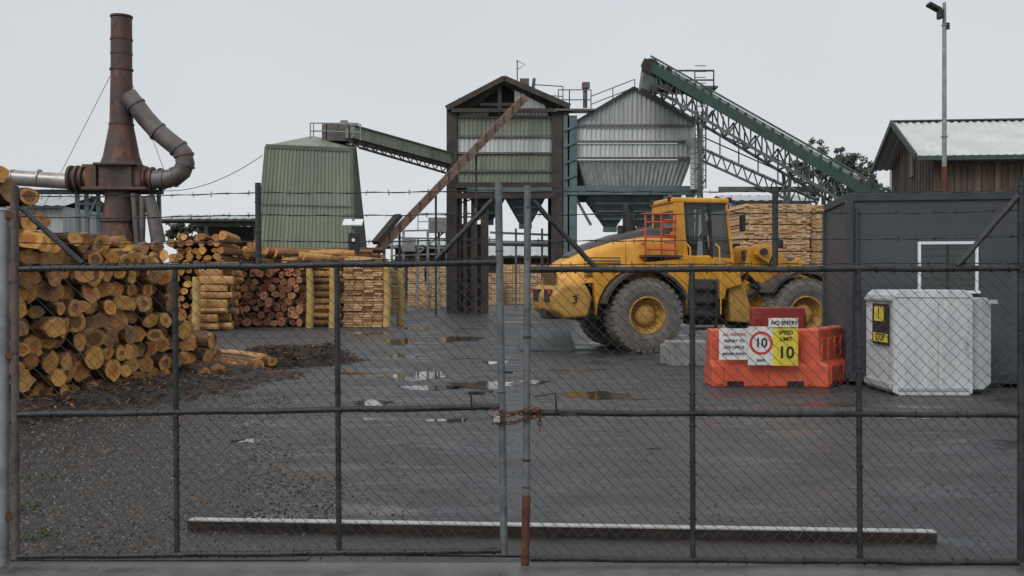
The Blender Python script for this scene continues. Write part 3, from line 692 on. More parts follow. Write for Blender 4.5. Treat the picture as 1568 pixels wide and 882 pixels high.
for py in (193,217.5,242.5,287): a.beam((X(878,d),d-.12,Z(py,d)),(X(1064,d),d-.12,Z(py,d)),.12,.13)
a.obj('girts',girt,e)
a=M()
for xe in (X(876,d),X(1068,d)):
    a.quad((xe,d-.15,Z(190,d)),(xa,d-.15,Z(134,d)),(xa,d+5.3,Z(134,d)),(xe,d+5.3,Z(190,d)))
a.obj('roof',greyc,e)
a=M()
for xe in (X(876,d),X(1068,d)):
    a.beam((xe,d-.18,Z(190,d)),(xa,d-.18,Z(134.5,d)),.08,.1)
a.obj('barge_boards',slate2,e)
a=M()
for px,w in ((876,.5),(1020,.35),(1056,.4),(867,.3)):
    for yy in (d-.1,d+4.6): a.beam((X(px,d),yy,0),(X(px,d),yy,Z(290 if px>900 else 178,d)),w,.35)
for yy in (d-.2,d+4.6): a.beam((X(866,d),yy,Z(293,d)),(X(1066,d),yy,Z(293,d)),.3,.42)
a.beam(P(1020,345,d),P(1056,300,d),.12,.12); a.beam(P(1020,300,d),P(1056,345,d),.12,.12); a.beam(P(880,300,d),P(905,345,d),.14,.14)
for py in (200,225,250,275): a.beam(P(864,py,d-.3),P(884,py-8,d-.3),.1,.1)
a.obj('frame',teal,e)
a=M(); hopper(a,X(938,d),d+1.4,Z(300,d),Z(345,d),2.4,3); hopper(a,X(990,d),d+1.4,Z(300,d),Z(345,d),2.0,3)
for px in (915,940,965,990): a.beam(P(px,300,d),P(px+14,325,d+.6),.1,.1); a.beam(P(px+26,300,d),P(px+14,325,d+.6),.1,.1)
a.obj('discharge_hoppers',teal,e)
a=M(); railing(a,[P(855,168,d-.2),P(872,168,d-.2),P(905,168,d-.2)],1.05); railing(a,[P(905,172,d+3),P(972,146,d+3)],.9); railing(a,[P(815,160,d+2),P(862,163,d+2)],1.1); a.tube([P(896,165,d),P(896,130,d)],.12,8);a.box(P(897,131,d),(.4,.4,.3))
a.beam(P(850,170,d),P(910,170,d),.9,.1)
a.obj('walkway_railing',ductm,e)
a=M()
for k in range(10):
    zc=Z(292,d)+k*.27; a.tube([(X(1064,d),d-.6,zc),(X(1064,d),d-.6,zc+.2)],.36,12); a.tube([(X(1064,d),d-.6,zc+.2),(X(1064,d),d-.6,zc+.27)],.3,12)
a.tube([(X(1064,d),d-.6,Z(228,d)),(X(1052,d),d-.6,Z(215,d))],.3,12)
a.obj('flexible_duct',whitec,e,True)
a=M()
for px in (1058,1074): a.tube([(X(px,d),d-1.2,Z(292,d)),(X(px,d),d-1.2,Z(170,d))],.04,5)
for k in range(22): z_=Z(290,d)+k*.3; a.tube([(X(1058,d),d-1.2,z_),(X(1074,d),d-1.2,z_)],.025,4)
a.obj('access_ladder',galv,e)

# ---------------------------------------------------------------- big conveyor
e=emp('truss_conveyor',(X(1160,47),47,6)); p0=P(994,98,50);p1=P(1350,303,42)
dv=(p1-p0)
a=M(); a.beam(p0,p1,1.2,.46); a.obj('trough_cover',convg,e)
a=M(); a.beam(p0+Vector((0,-.68,.25)),p1+Vector((0,-.68,.25)),.12,.08); a.beam(p0+Vector((0,-.66,-.3)),p1+Vector((0,-.66,-.3)),.1,.1); a.obj('flanges',wm('flange_green',(.025,.055,.047),(.05,.09,.078),2,(.4,.6),.1,grime=.3),e)
a=M(); N_=20
for y in(-.6,.6):
    b0_=p0+dv*.03+Vector((0,y,-1.3)); b1_=p1+Vector((0,y,-1.3)); a.beam(b0_,b1_,.1,.13)
    for i in range(N_+1):
        t=i/N_; u=(p0+dv*.03).lerp(p1,t)+Vector((0,y,-.3)); v=b0_.lerp(b1_,t); a.beam(u,v,.06,.07)
        if i<N_:
            w=(p0+dv*.03).lerp(p1,(i+1)/N_)+Vector((0,y,-.3)) if i%2 else b0_.lerp(b1_,(i+1)/N_); a.beam(v if i%2 else u,w,.06,.06)
for i in range(N_+1):
    v=(p0+dv*.03).lerp(p1,i/N_)+Vector((0,0,-1.3)); a.beam(v+Vector((0,-.6,0)),v+Vector((0,.6,0)),.07,.07)
a.obj('truss',trussg,e)
a=M()
for i in range(26):
    c=p0.lerp(p1,(i+.5)/26)+Vector((0,-.72,-.05)); a.box(c,(.12,.1,.3))
a.obj('idler_brackets',darkfr,e)
a=M(); a.prism([(X(982,49.4),Z(135,49.4)),(X(988,49.4),Z(92,49.4)),(X(1012,49.4),Z(105,49.4)),(X(1030,49.4),Z(130,49.4)),(X(1000,49.4),Z(142,49.4))],'y',49.3,50.7); a.obj('head_chute',trussg,e)
a=M(); a.tube([P(996,103,49.2),P(996,103,50.8)],.45,14); a.tube([P(1018,108,49.0),P(1026,113,49.0)],.3,10); a.box(P(1015,136,49),(1.3,.8,.25)); a.obj('head_drum_drive',darkfr,e)
a=M(); railing(a,[P(1035,137,48.6),P(1093,137,48.6),P(1093,137,50.4),P(1035,137,50.4)],.95,.035,.7); a.box(P(1062,138,49.5),(2.1,1.8,.1))
a.beam(P(1040,138,48.8),P(1080,160,49),.08,.08)
railing(a,[P(1000,146,48.6),P(1035,160,48.4)],.5,.03)
a.obj('head_platform',ductm,e)
a=M(); q0=P(1072,226,49.5);q1=P(1250,306,46); a.beam(q0,q1,.8,.1); a.beam(q0+Vector((0,-.4,-.7)),q1+Vector((0,-.4,-.7)),.08,.12)
railing(a,[q0+Vector((0,-.4,0)),q1+Vector((0,-.4,0))],1.0,.035,1.1)
for i in range(11):
    u=q0.lerp(q1,i/11)+Vector((0,-.4,0)); v=q0.lerp(q1,(i+.5)/11)+Vector((0,-.4,-.7)); w=q0.lerp(q1,(i+1)/11)+Vector((0,-.4,0)); a.beam(u,v,.05,.05); a.beam(v,w,.05,.05)
a.obj('access_walkway',trussg,e)
a=M()
for px,py in ((1072,175),(1205,262)):
    dd=50-8*(px-994)/356
    for y in(-.6,.6): a.beam((X(px,dd)+y*.8,dd+y,0),(X(px,dd),dd+y,Z(py,dd)),.13,.13)
    for k in range(6): a.beam((X(px,dd)-.4,dd-.6,1+k*1.2),(X(px,dd)+.4,dd+.6,2+k*1.2),.06,.06)
a.beam(P(1100,290,48),P(1260,290,47),.2,.25)
a.obj('trestle_legs',trussg,e)

# ---------------------------------------------------------------- barn right
e=emp('timber_barn',(22,39,0))
rz=-.10; dx=Vector((math.cos(rz),math.sin(rz),0)); dy=Vector((.205,.979,0))
E0=Vector((X(1404,35),35,Z(240,35))); R0=Vector((X(1366,40),40,Z(188,40))); K0=Vector((X(1336,45),45,Z(262,45)))
Lb=22
a=M(); a.corr(E0,E0+dx*Lb,R0+dx*Lb,R0,75,.05); a.corr(K0+dx*Lb,K0,R0,R0+dx*Lb,75,.05); a.obj('roof',barnroof,e)
ins=dx*.7
a=M()
def down(p,z=0): return Vector((p.x,p.y,z))
E1=E0+ins+dy*.5-Vector((0,0,.1)); K1=K0+ins-dy*.5; R1=R0+ins-Vector((0,0,.15))
bo=M(); nb=34
for i in range(nb):
    t=i/nb; t2=(i+.93)/nb; p=down(E1).lerp(down(K1),t); q=down(E1).lerp(down(K1),t2)
    def top(tt):
        return E1.z+(R1.z-E1.z)*tt/.5 if tt<.5 else R1.z+(K1.z-R1.z)*(tt-.5)/.5
    o=dx*(-.02*(i%2))
    bo.add([p+o,q+o,q+o+Vector((0,0,top(t2)-.05)),p+o+Vector((0,0,top(t)-.05))],[(0,1,2,3)],int(R()<.35))
nb=90
for i in range(nb):
    p=down(E1)+dx*((Lb-1)*i/nb); q=down(E1)+dx*((Lb-1)*(i+.93)/nb); o=-dy*(.02*(i%2)); zt=E1.z-.02
    bo.add([p+o,q+o,q+o+Vector((0,0,zt)),p+o+Vector((0,0,zt))],[(0,1,2,3)],int(R()<.35))
bo.obj('board_walls',[barnw,barnw2],e)
a.add([down(E1+dy*.1+dx*.1),down(K1+dx*.1),K1+dx*.1,R1+dx*.1,E1+dx*.1+dy*.1],[(0,1,2,3,4)]); a.quad(down(E1)+dy*.1+dx*.1,down(E1)+dx*Lb+dy*.1,E1+dx*Lb+dy*.1-Vector((0,0,.1)),E1+dx*.1+dy*.1-Vector((0,0,.1))); a.obj('wall_lining',black,e)
a=M(); a.beam(E0-dx*.03,R0-dx*.03,.06,.25); a.beam(R0-dx*.03,K0-dx*.03,.06,.25); a.beam(E0-dy*.06-Vector((0,0,.06)),E0+dx*Lb-dy*.06-Vector((0,0,.06)),.12,.16); a.beam(R0+Vector((0,0,.05)),R0+dx*Lb+Vector((0,0,.05)),.4,.05); a.obj('barge_and_gutter',wm('barn_trim_green',(.035,.055,.047),(.06,.085,.072),2),e)
a=M(); c=down(E1).lerp(down(K1),.42)-dx*.06; a.box(c+Vector((0,0,6.3)),(.06,.55,.9),math.atan2(dy.y,dy.x)-math.pi/2); a.obj('gable_door_panel',woodw,e)
a=M(); a.box(E1+dx*5.2+Vector((0,0,-.9))-dy*.08,(3,.06,1.1),rz); a.obj('side_shutter',barnw,e)

# ---------------------------------------------------------------- lamp pole
d=30
e=emp('floodlight_pole',(X(1446,d),d,0)); x=X(1446,d)
a=M(); a.tube([(x,d,Z(255,d)),(x,d,Z(40,d)),(x,d,Z(4,d))],[.07,.06,.05],12); a.tube([(x,d,Z(40,d)),(x,d,Z(38,d))],.085,12);a.tube([(x,d,Z(210,d)),(x,d,Z(208,d))],.1,12); a.obj('shaft',galv,e,True)
a=M(); a.tube([(x,d,0),(x,d,Z(255,d))],.085,12); a.obj('lower_sleeve',rust,e,True)
a=M(); a.tube([(x,d,Z(18,d)),(X(1428,d),d,Z(14,d))],.03,6); mt=Matrix.Rotation(.5,3,'Y'); a.box(P(1430,11,d),(.42,.28,.1),mat=mt); a.box(P(1440,22,d-.1),(.12,.3,.25)); a.box(P(1451,40,d),(.1,.1,.2)); a.obj('floodlight_head',black,e,bevel=.01)
d=40
e=emp('solar_camera_post',(X(541,d),d,0)); x=X(541,d)
a=M(); a.tube([(x,d,0),(x,d,Z(335,d))],.06,8); a.obj('pole',galv,e)
a=M(); a.box((X(541,d),d-.1,Z(341,d)),(.8,.5,.06),mat=Matrix.Rotation(.55,3,'X')); a.obj('solar_panel',whitep,e)
a=M(); a.box((X(543,d),d-.12,Z(371,d)),(.42,.25,.75)); a.tube([(X(543,d),d-.25,Z(368,d)),(X(543,d),d-.3,Z(368,d))],.1,12); a.obj('camera_box',black,e,bevel=.02)
a=M(); a.tube([(X(543,d),d-.3,Z(368,d)),(X(543,d),d-.31,Z(368,d))],.07,12); a.obj('lens_ring',whitep,e)
a_e=emp('pipe_rack',(X(650,60),60,0)); a=M()
for px in (600,618,640,655,672,684): a.beam((X(px,60),60,0),(X(px,60),60,Z(U(330,372),60)),.14,.14)
for py in (352,366,380,388): a.beam(P(598,py+U(-4,4),60),P(688,py,60),.1,.1)
a.beam(P(640,388,60),P(684,352,60),.1,.1); a.box(P(672,345,60),(1.2,1,.9)); a.box(P(626,375,60),(.8,.6,.8)); railing(a,[P(640,352,59.5),P(684,352,59.5)],1)
for px in (765,790,830): a.beam((X(px,62),62,0),(X(px,62),62,Z(350,62)),.14,.14)
a.beam(P(750,356,62),P(850,360,62),.12,.14); a.tube([P(742,372,62),P(850,374,62)],.18,8)
a.obj('frames',galv,a_e)
e=emp('power_line',(0,70,8)); a=M()
pts=[P(250,292,60).lerp(P(402,238,47),i/10)-Vector((0,0,.5*4*(i/10)*(1-i/10))) for i in range(11)]; a.tube(pts,.02,4); a.obj('cable',black,e)

# ---------------------------------------------------------------- site office
th=-.16
e=emp('portable_site_office',(X(1300,16),16,0),th,True)
Wd,Dp,Hh=6.0,2.4,3.08
a=M(); a.box((Wd/2,Dp/2,.1+(Hh-.1)/2),(Wd,Dp,Hh-.25)); a.obj('shell',slate,e)
a=M()
for k in range(2): a.box((-.006,.06+k*1.14+.57,1.5),(.014,1.12,2.6))
for k in range(13):
    a.box((Wd/2,-.008-.003*(k%2),.28+k*.205),(Wd-.1,.016,.2035))
a.obj('wall_panels',slate,e)
a=M(); a.box((Wd/2,Dp/2,Hh-.02),(Wd+.08,Dp+.08,.13)); a.box((Wd/2,-.02,.14),(Wd+.02,.1,.16)); a.box((-.02,Dp/2,.14),(.1,Dp,.16))
a.box((0,-.005,1.55),(.12,.12,2.9)); a.box((0,Dp,1.55),(.12,.12,2.9)); a.tube([(.12,-.06,.1),(.12,-.06,2.9)],.03,8); a.obj('frame_trim',slate2,e,bevel=.012)
a=M()
for x in (.3,2.2,4): a.box((x,.3,.03),(.3,.4,.09)); a.box((x,2.2,.03),(.3,.4,.09))
a.obj('blocks',conc,e)
wx0,wx1=1.08,1.95; wz0,wz1=Z(447,16),Z(373,16)
a=M(); w=.045
a.box(((wx0+wx1)/2,-.035,wz1),(wx1-wx0+w,.06,w)); a.box(((wx0+wx1)/2,-.04,wz0),(wx1-wx0+.1,.08,w))
a.box((wx0,-.036,(wz0+wz1)/2),(w,.058,wz1-wz0-w)); a.box((wx1,-.036,(wz0+wz1)/2),(w,.058,wz1-wz0-w)); a.obj('window_frame',whitep,e,bevel=.004)
a=M(); a.box(((wx0+wx1)/2,-.026,(wz0+wz1)/2),(wx1-wx0-w,.01,wz1-wz0-w)); a.obj('window_glass',glass,e)
a=M(); a.box(((wx0+wx1)/2,-.036,(wz0+wz1)/2),(.03,.02,wz1-wz0-w))
for k in range(6): a.box(((wx0+wx1)/2,-.034,wz0+.1+k*.12),(wx1-wx0-w-.01,.008,.008))
a.obj('window_grille',galvd,e)

# ---------------------------------------------------------------- galvanised cabinet in front of the office
d=14.5
e=emp('galvanised_steel_cabinet',(X(1425,d),d,0))
def q(px): return X(px,d)
a=M(); zt=Z(444,d)
a.prism([(q(1378),0),(q(1485),0),(q(1490),.04),(q(1490),Z(452,d)),(q(1478),zt),(q(1378),zt),(q(1368),Z(452,d)),(q(1368),.05)],'y',d,d+1.12)
a.obj('main_body',box,e,bevel=.012)
a=M()
a.prism([(q(1492),Z(598,d)),(q(1512),Z(598,d)),(q(1524),Z(588,d)),(q(1524),Z(466,d)),(q(1518),Z(456,d)),(q(1492),Z(456,d))],'y',d+.12,d+.85); a.box((q(1368)-.02,d+.56,Z(592,d)),(.05,1.06,.1)); a.box((q(1368)-.02,d+.56,Z(459,d)),(.05,1.06,.05)); a.obj('side_wings',box2,e,bevel=.012)
a=M(); a.box((q(1429),d-.006,Z(455,d)),(1.12,.014,.012)); a.box((q(1436),d-.005,Z(528,d)),(.010,.012,1.25)); a.box((q(1429),d-.008,Z(596,d)),(1.05,.02,.04)); a.tube([(q(1478),d-.03,Z(515,d)),(q(1478),d-.03,Z(535,d))],.012,6)
a.box((q(1520),d,Z(462,d)),(.14,.05,.06))
for px in (1376,1428,1444,1484):
    for py in (465,500,540,580): a.tube([(q(px),d-.010,Z(py,d)),(q(px),d,Z(py,d))],.010,8)
a.obj('seams_and_bolts',box2,e)
xs=q(1368)
e2=emp('warning_placard',(xs,d+.45,1)); a=M(); a.box((xs-.035,d+.42,Z(498,d)),(.01,.62,.62)); a.obj('board',sgk,e2)
a=M(); a.box((xs-.044,d+.46,Z(482,d)),(.008,.36,.22)); a.box((xs-.044,d+.40,Z(519,d)),(.008,.56,.13)); a.obj('yellow_panel',sgy,e2)
text('!',(xs-.05,d+.46,Z(482,d)),.24,sgk,e2,-math.pi/2); text('STOP',(xs-.05,d+.40,Z(519,d)),.15,sgk,e2,-math.pi/2)
a=M(); a.box((xs-.044,d+.82,Z(498,d)),(.007,.16,.5)); a.obj('white_panel',sgw,e2)

# ---------------------------------------------------------------- barriers
def jersey(x,y,L,rz,mat,z0=0,h=.95,name='traffic_barrier'):
    e=emp(name,(x,y,z0),rz,True); k=h/.95
    a=M(); a.prism([(-.3,.0),(-.3,.36*k),(-.17,.42*k),(-.13,h),(.13,h),(.17,.42*k),(.3,.36*k),(.3,.0)],'x',-L/2,L/2)
    a.obj('body',mat,e,bevel=.03)
    a=M()
    for xx in (-L*.28,L*.28): a.box((xx,-.301,.05*k),(.26,.02,.10*k))
    a.obj('forklift_slot_shade',sgk,e)  # proud black boxes; the shade of slot recesses is put into colour
    a=M()
    for i in range(5):
        xx=-L/2+L*(i+.5)/5; a.box((xx,-.165,.62*k),(L/5*.62,.03,.36*k))
    for xx in (-L*.42,0,L*.42): a.box((xx,-.29,.2*k),(.1,.06,.3*k))
    a.obj('moulded_ribs',mat,e,bevel=.012)
    a=M(); a.tube([(L/2,0,.1),(L/2,0,h*.9)],.05,10); a.obj('coupling_pin',mat,e,True)
    return e
jersey(X(1166,15.9),15.95,1.72,.0,orange,0,.92)
jersey(X(1256,16.6),16.3,1.6,.95,orange,0,.93)
jersey(X(1190,18.6),18.6,1.0,.0,dred,0,1.2)
e=emp('concrete_block',(X(1056,19.5),19.5,0)); a=M(); a.box((X(1056,19.5),19.8,.24),(.8,.6,.5),.1); a.box((X(1034,19.5),20.1,.2),(.4,.5,.4),-.1); a.obj('block',conc,e,bevel=.03)
d=15.55
def sign(name,x0,y0,x1,y1,m,d=15.55,tilt=0):
    e=emp(name,(X((x0+x1)/2,d),d,Z(y1,d))); a=M(); a.box((X((x0+x1)/2,d),d,(Z(y0,d)+Z(y1,d))/2),(X(x1,d)-X(x0,d),.012,Z(y0,d)-Z(y1,d))); a.obj('panel',m,e,bevel=.003); return e
e=sign('notice_sign',1101,503,1147,551,sgw)
for i,(t,s_) in enumerate((('ALL VISITORS',.06),('REPORT TO',.06),('SITE OFFICE',.06),('BEFORE ENTRY',.055))): text(t,(X(1124,d),d-.012,Z(512+i*10,d)),s_,sgr if i<1 else sgk,e)
e=sign('speed_limit_sign',1145,500,1183,559,sgw,15.5)
a=M(); c=(X(1164,d),d-.06,Z(525,d)); n=32; vs=[]
for r in (.185,.145):
    for j in range(n): t=2*math.pi*j/n; vs.append((c[0]+r*math.cos(t),c[1],c[2]+r*math.sin(t)))
a.add(vs,[(j,(j+1)%n,n+(j+1)%n,n+j) for j in range(n)]); a.obj('red_ring',sgr,e); text('10',(c[0],d-.062,c[2]),.2,sgk,e); text('km/h',(c[0],d-.062,Z(551,d)),.07,sgk,e)
e=sign('speed_warning_sign',1183,501,1222,560,sgy,15.5); text('10',(X(1202,d),d-.062,Z(540,d)),.26,sgk,e); text('SPEED',(X(1202,d),d-.062,Z(509,d)),.085,sgk,e); text('LIMIT',(X(1202,d),d-.062,Z(519,d)),.085,sgk,e)
e=sign('prohibition_sign',1177,487,1222,501,sgw,15.48); text('NO ENTRY',(X(1199,d),d-.085,Z(494,d)),.085,sgk,e)
a=M(); a.tube([(X(1190,15.7),15.7,.9),(X(1190,15.7),15.56,Z(489,15.5))],.015,6); a.obj('stay',galv,e)

# ---------------------------------------------------------------- wheel loader
e=emp('wheel_loader',(2.86,24.32,0),math.radians(12),True)
WB=4.05; RT=.89
def wheel(cx,cy,steer=0):
    a=M(); prof=[(.40,-.30),(.47,-.33),(.60,-.355),(.76,-.345),(.84,-.31),(.86,-.2),(.865,0),(.86,.2),(.84,.31),(.76,.345),(.60,.355),(.47,.33),(.40,.30)]
    a.lathe(prof,48,0,(cx,cy,RT))
    n=34
    for i in range(n):
        for sd in(-1,1):
            t=2*math.pi*(i+(.5 if sd>0 else 0))/n
            m_=Matrix.Rotation(-t,3,'Y')
            c=Vector((cx,cy,RT))+m_@Vector((.862,sd*.17,0)); a.box(c,(.04,.3,.11),mat=m_)
            c=Vector((cx,cy,RT))+m_@Vector((.842,sd*.312,0)); a.box(c,(.06,.035,.10),mat=m_)
    for sd in(-1,1):
        for rr_ in (.56,.70):
            pts=[(cx+rr_*math.cos(t),cy+sd*(.349),RT+rr_*math.sin(t)) for t in [2*math.pi*i/40 for i in range(41)]]; a.tube(pts,.009,4,cap=False)
    a.obj('tyre',tyre,e,True)
    a=M(); y=1 if cy>0 else -1
    pr=[(.43,.30*y),(.45,.33*y),(.42,.34*y),(.40,.28*y),(.38,.12*y),(.30,.08*y),(.27,.06*y),(.26,.14*y),(.20,.22*y),(.12,.24*y),(.001,.25*y)]
    a.lathe(pr,32,0,(cx,cy,RT))
    for j in range(12): t=j*math.pi/6; a.box((cx+.33*math.cos(t),cy+.11*y,RT+.33*math.sin(t)),(.05,.05,.05))
    for j in range(6): t=j*math.pi/3; a.box((cx+.15*math.cos(t),cy+.235*y,RT+.15*math.sin(t)),(.035,.04,.035))
    a.obj('rim',yelm,e,True)
for cx in (0,WB):
    for cy in (-1.15,1.15): wheel(cx,cy)
def loft(stations,n=6):
    a=M(); rings=[]
    for (x,wb_,wt,zb,zt,cr) in stations:
        pts=[(-wb_,zb),(-(wb_+wt)/2,(zb+zt)/2)]
        for k in range(n+1):
            t=math.pi/2*k/n; pts.append((-(wt-cr)-cr*math.cos(t),zt-cr+cr*math.sin(t)))
        pts+=[(-p[0],p[1]) for p in pts[::-1]]
        rings.append([(x,p[0],p[1]) for p in pts])
    m=len(rings[0]); vs=[v for r in rings for v in r]
    fs=[(i*m+j,i*m+j+1,(i+1)*m+j+1,(i+1)*m+j) for i in range(len(rings)-1) for j in range(m-1)]
    fs+=[(i*m+m-1,i*m,(i+1)*m,(i+1)*m+m-1) for i in range(len(rings)-1)]
    fs+=[tuple(range(m))[::-1],tuple(range((len(rings)-1)*m,len(rings)*m))]
    a.add(vs,fs); return a
hood=loft([(.95,.92,.8,1.75,2.75,.18),(.3,.95,.82,1.75,2.78,.22),(-.5,.98,.84,1.72,2.66,.25),(-1.2,.98,.82,1.66,2.44,.28),(-1.7,.95,.78,1.6,2.2,.28),(-1.98,.85,.7,1.6,2.0,.22)])
hood.obj('engine_hood',yel,e,True)
top=loft([(1.0,.62,.55,2.6,3.0,.12),(.4,.62,.55,2.6,2.99,.14),(-.4,.6,.5,2.5,2.84,.16),(-1.1,.55,.45,2.3,2.60,.14),(-1.6,.45,.35,2.15,2.32,.08)])
top.obj('hood_top_cover',dgrey,e,True)
a=M()
for k in range(7): a.box((-.95,-.975,1.82+k*.07),(.9,.02,.03))
for k in range(8): a.box((-2.0,0,1.55+k*.06),(.03,1.3,.025))
a.box((.45,-.955,2.15),(.5,.02,.35)); a.box((-.35,-.93,2.25),(.008,.02,.7)); a.box((.15,-.93,2.25),(.008,.02,.7))
a.obj('grilles',dgrey,e)
a=M(); a.prism([(-2.15,1.0),(-2.2,1.35),(-2.0,1.62),(-1.4,1.62),(-1.25,1.3),(-1.35,.85),(-1.9,.82)],'y',-1.2,1.2); a.obj('counterweight',yelm,e,bevel=.08,seg=3)
text('3',(-1.68,-1.21,1.25),.26,sgk,e)
a=M(); a.box((-2.16,.55,1.35),(.1,.5,.3)); a.box((-2.16,-.55,1.35),(.1,.5,.3)); a.box((-1.95,0,.95),(.4,.5,.35)); a.obj('rear_lights_and_hitch',black,e,bevel=.02)
a=M(); a.box((-2.215,-.85,1.45),(.02,.2,.12)); a.box((-2.215,.85,1.45),(.02,.2,.12)); a.obj('tail_lamps',sgr,e)
a=M(); a.box((.2,0,1.15),(3.4,1.1,.8)); a.box((2.2,0,1.0),(1.2,.7,.8)); a.box((3.6,0,1.05),(1.7,.9,.7)); a.tube([(0,-1.1,RT),(0,1.1,RT)],.22,12); a.tube([(WB,-1.1,RT),(WB,1.1,RT)],.22,12)
a.box((1.45,-.9,1.3),(1.0,.4,.9)); a.box((1.45,.9,1.3),(1.0,.4,.9)); a.obj('chassis',dgrey,e,bevel=.03)
def fender(cx,y0,y1,t0,t1,r,mat,name,th=.07):
    a=M(); n=14; poly=[]
    for i in range(n+1): t=math.radians(t0+(t1-t0)*i/n); poly.append((cx+r*math.cos(t),RT+r*math.sin(t)))
    for i in range(n,-1,-1): t=math.radians(t0+(t1-t0)*i/n); poly.append((cx+(r-th)*math.cos(t),RT+(r-th)*math.sin(t)))
    for i in range(n):
        p,q_,q2,p2=poly[i],poly[i+1],poly[2*n-i],poly[2*n+1-i]
        a.prism([p,q_,q2,p2],'y',y0,y1)
    a.obj(name,mat,e)
for s_ in(-1,1):
    y0,y1=(-1.5,-.8) if s_<0 else (.8,1.5)
    fender(0,y0,y1,20,165,1.10,dgrey,'rear_mudguard'); fender(WB,y0,y1,15,150,1.06,dgrey,'front_mudguard')
a=M()
def sidearch(cx,r,x0,x1,zt,k=16):
    poly=[(x0,zt[0])]
    for i in range(k+1):
        t=math.pi*(1-i/k); px=cx+r*math.cos(t); pz=RT+r*math.sin(t)
        if px>=x0 and px<=x1: poly.append((px,pz))
    poly.append((x1,zt[1])); return poly
for s_ in(-1,1):
    a.prism(sidearch(0,1.13,-1.2,1.2,(2.0,2.25)),'y',s_*.9,s_*1.12)
a.obj('side_body_panels',yel,e,bevel=.02)
a=M(); a.prism([(.95,1.55),(.95,2.35),(1.3,2.3),(1.75,2.32),(2.1,2.0),(2.55,1.95),(2.6,1.6),(2.2,1.5),(2.15,1.25),(1.2,1.25)],'y',-1.0,-.72); a.prism([(.95,1.55),(.95,2.35),(2.5,2.1),(2.6,1.6),(2.2,1.25),(1.2,1.25)],'y',.72,1.0); a.box((1.7,0,1.85),(1.5,1.5,.6)); a.obj('cab_base',yel,e,bevel=.03)
a=M()
for k in range(4): a.box((1.55,-1.12,.55+k*.32),(.55,.28,.05))
for x in (1.27,1.83): a.beam((x,-1.2,.5),(x,-1.1,1.7),.04,.08)
a.obj('access_steps',black,e)
a=M()
for x in (1.2,1.95): a.tube([(x,-1.2,.9),(x,-1.22,1.6),(x,-1.12,2.5),(x,-.9,2.6)],.02,6)
a.obj('grab_rails',yel,e,True)
a=M()
a.box((1.62,0,3.66),(1.5,1.55,.14)); a.obj('cab_roof',yel,e,bevel=.05,seg=3)
a=M()
for s_ in(-1,1):
    y=s_*.73
    a.prism([(.93,2.3),(.93,3.6),(1.18,3.6),(1.22,2.9),(1.3,2.3)],'y',y-.05,y+.05)
    a.beam((2.3,y,3.6),(2.48,y,2.1),.07,.07); a.beam((.93,y,2.3),(2.45,y,2.2),.08,.1)
a.box((.95,0,2.6),(.06,1.4,.6)); a.box((.95,0,3.5),(.06,1.4,.2))
a.obj('cab_pillars',yel,e,bevel=.015)
a=M()
for s_ in(-1,1): a.beam((1.85,s_*.745,3.6),(1.92,s_*.745,2.1),.06,.06); a.beam((1.2,s_*.745,3.585),(2.3,s_*.745,3.585),.04,.05)
a.box((2.35,0,3.52),(.1,1.4,.12))
a.obj('door_frame',black,e)
gl=bpy.data.materials.new('cab_glass'); gl.use_nodes=True; bb=gl.node_tree.nodes['Principled BSDF']; bb.inputs['Base Color'].default_value=(.03,.04,.04,1); bb.inputs['Roughness'].default_value=.04; bb.inputs['Alpha'].default_value=.6; bb.inputs['Specular IOR Level'].default_value=.7
a=M()
for s_ in(-1,1): y=s_*.735; a.add([(1.2,y,2.3),(2.46,y,2.2),(2.3,y,3.58),(1.18,y,3.58)],[(0,1,2,3)])
a.add([(2.47,-.72,2.2),(2.47,.72,2.2),(2.31,.72,3.58),(2.31,-.72,3.58)],[(0,1,2,3)]); a.add([(.94,-.68,2.9),(.94,.68,2.9),(.94,.68,3.4),(.94,-.68,3.4)],[(0,1,2,3)]); a.obj('cab_windows',gl,e)
a=M(); a.box((1.5,0,2.55),(.5,.5,.15)); a.box((1.28,0,2.9),(.12,.48,.7)); a.box((1.3,0,3.3),(.1,.28,.2)); a.tube([(2.2,0,2.2),(2.05,0,2.85)],.04,8); a.tube([(2.05+.18*math.sin(t)*.4,.18*math.cos(t),2.87+.18*math.sin(t)*.8) for t in [i*.628 for i in range(11)]],.018,5); a.obj('seat_and_wheel',black,e,bevel=.02)
a=M(); a.beam((2.38,-.78,3.4),(2.55,-1.05,3.35),.03,.03); a.box((2.57,-1.08,3.1),(.08,.2,.4)); a.beam((2.38,.78,3.4),(2.55,1.05,3.35),.03,.03); a.box((2.57,1.08,3.1),(.08,.2,.4)); a.obj('mirrors',black,e,bevel=.02)
a=M()
for y in (-.6,.6): a.box((2.42,y,3.7),(.12,.2,.12)); a.box((.9,y,3.7),(.1,.18,.12))
a.obj('work_lamps',black,e,bevel=.02)
a=M(); a.tube([(1.3,.4,3.73),(1.3,.4,3.88)],[.07,.05],10); a.obj('beacon',orange,e)
a=M(); a.tube([(.15,.25,2.9),(.12,.25,3.2),(.0,.25,3.6)],[.17,.15,.07],10); a.tube([(-.25,-.3,2.8),(-.25,-.3,3.05)],.1,10); a.obj('exhaust',black,e,True)
a=M()
for y in(-1.05,):
    for z in (2.45,2.75,3.1,3.3): a.tube([(.1,y,z),(.85,y,z)],.024,6)
    for x in (.1,.5,.85): a.tube([(x,y,2.2),(x,y,3.3)],.024,6)
for z in (2.6,2.9,3.3): a.tube([(.1,-1.05,z),(.1,-.7,z)],.024,6)
for k in range(6): a.tube([(.55,-1.12,2.25+k*.18),(.85,-1.12,2.25+k*.18)],.02,5)
a.obj('platform_guardrail',red,e)
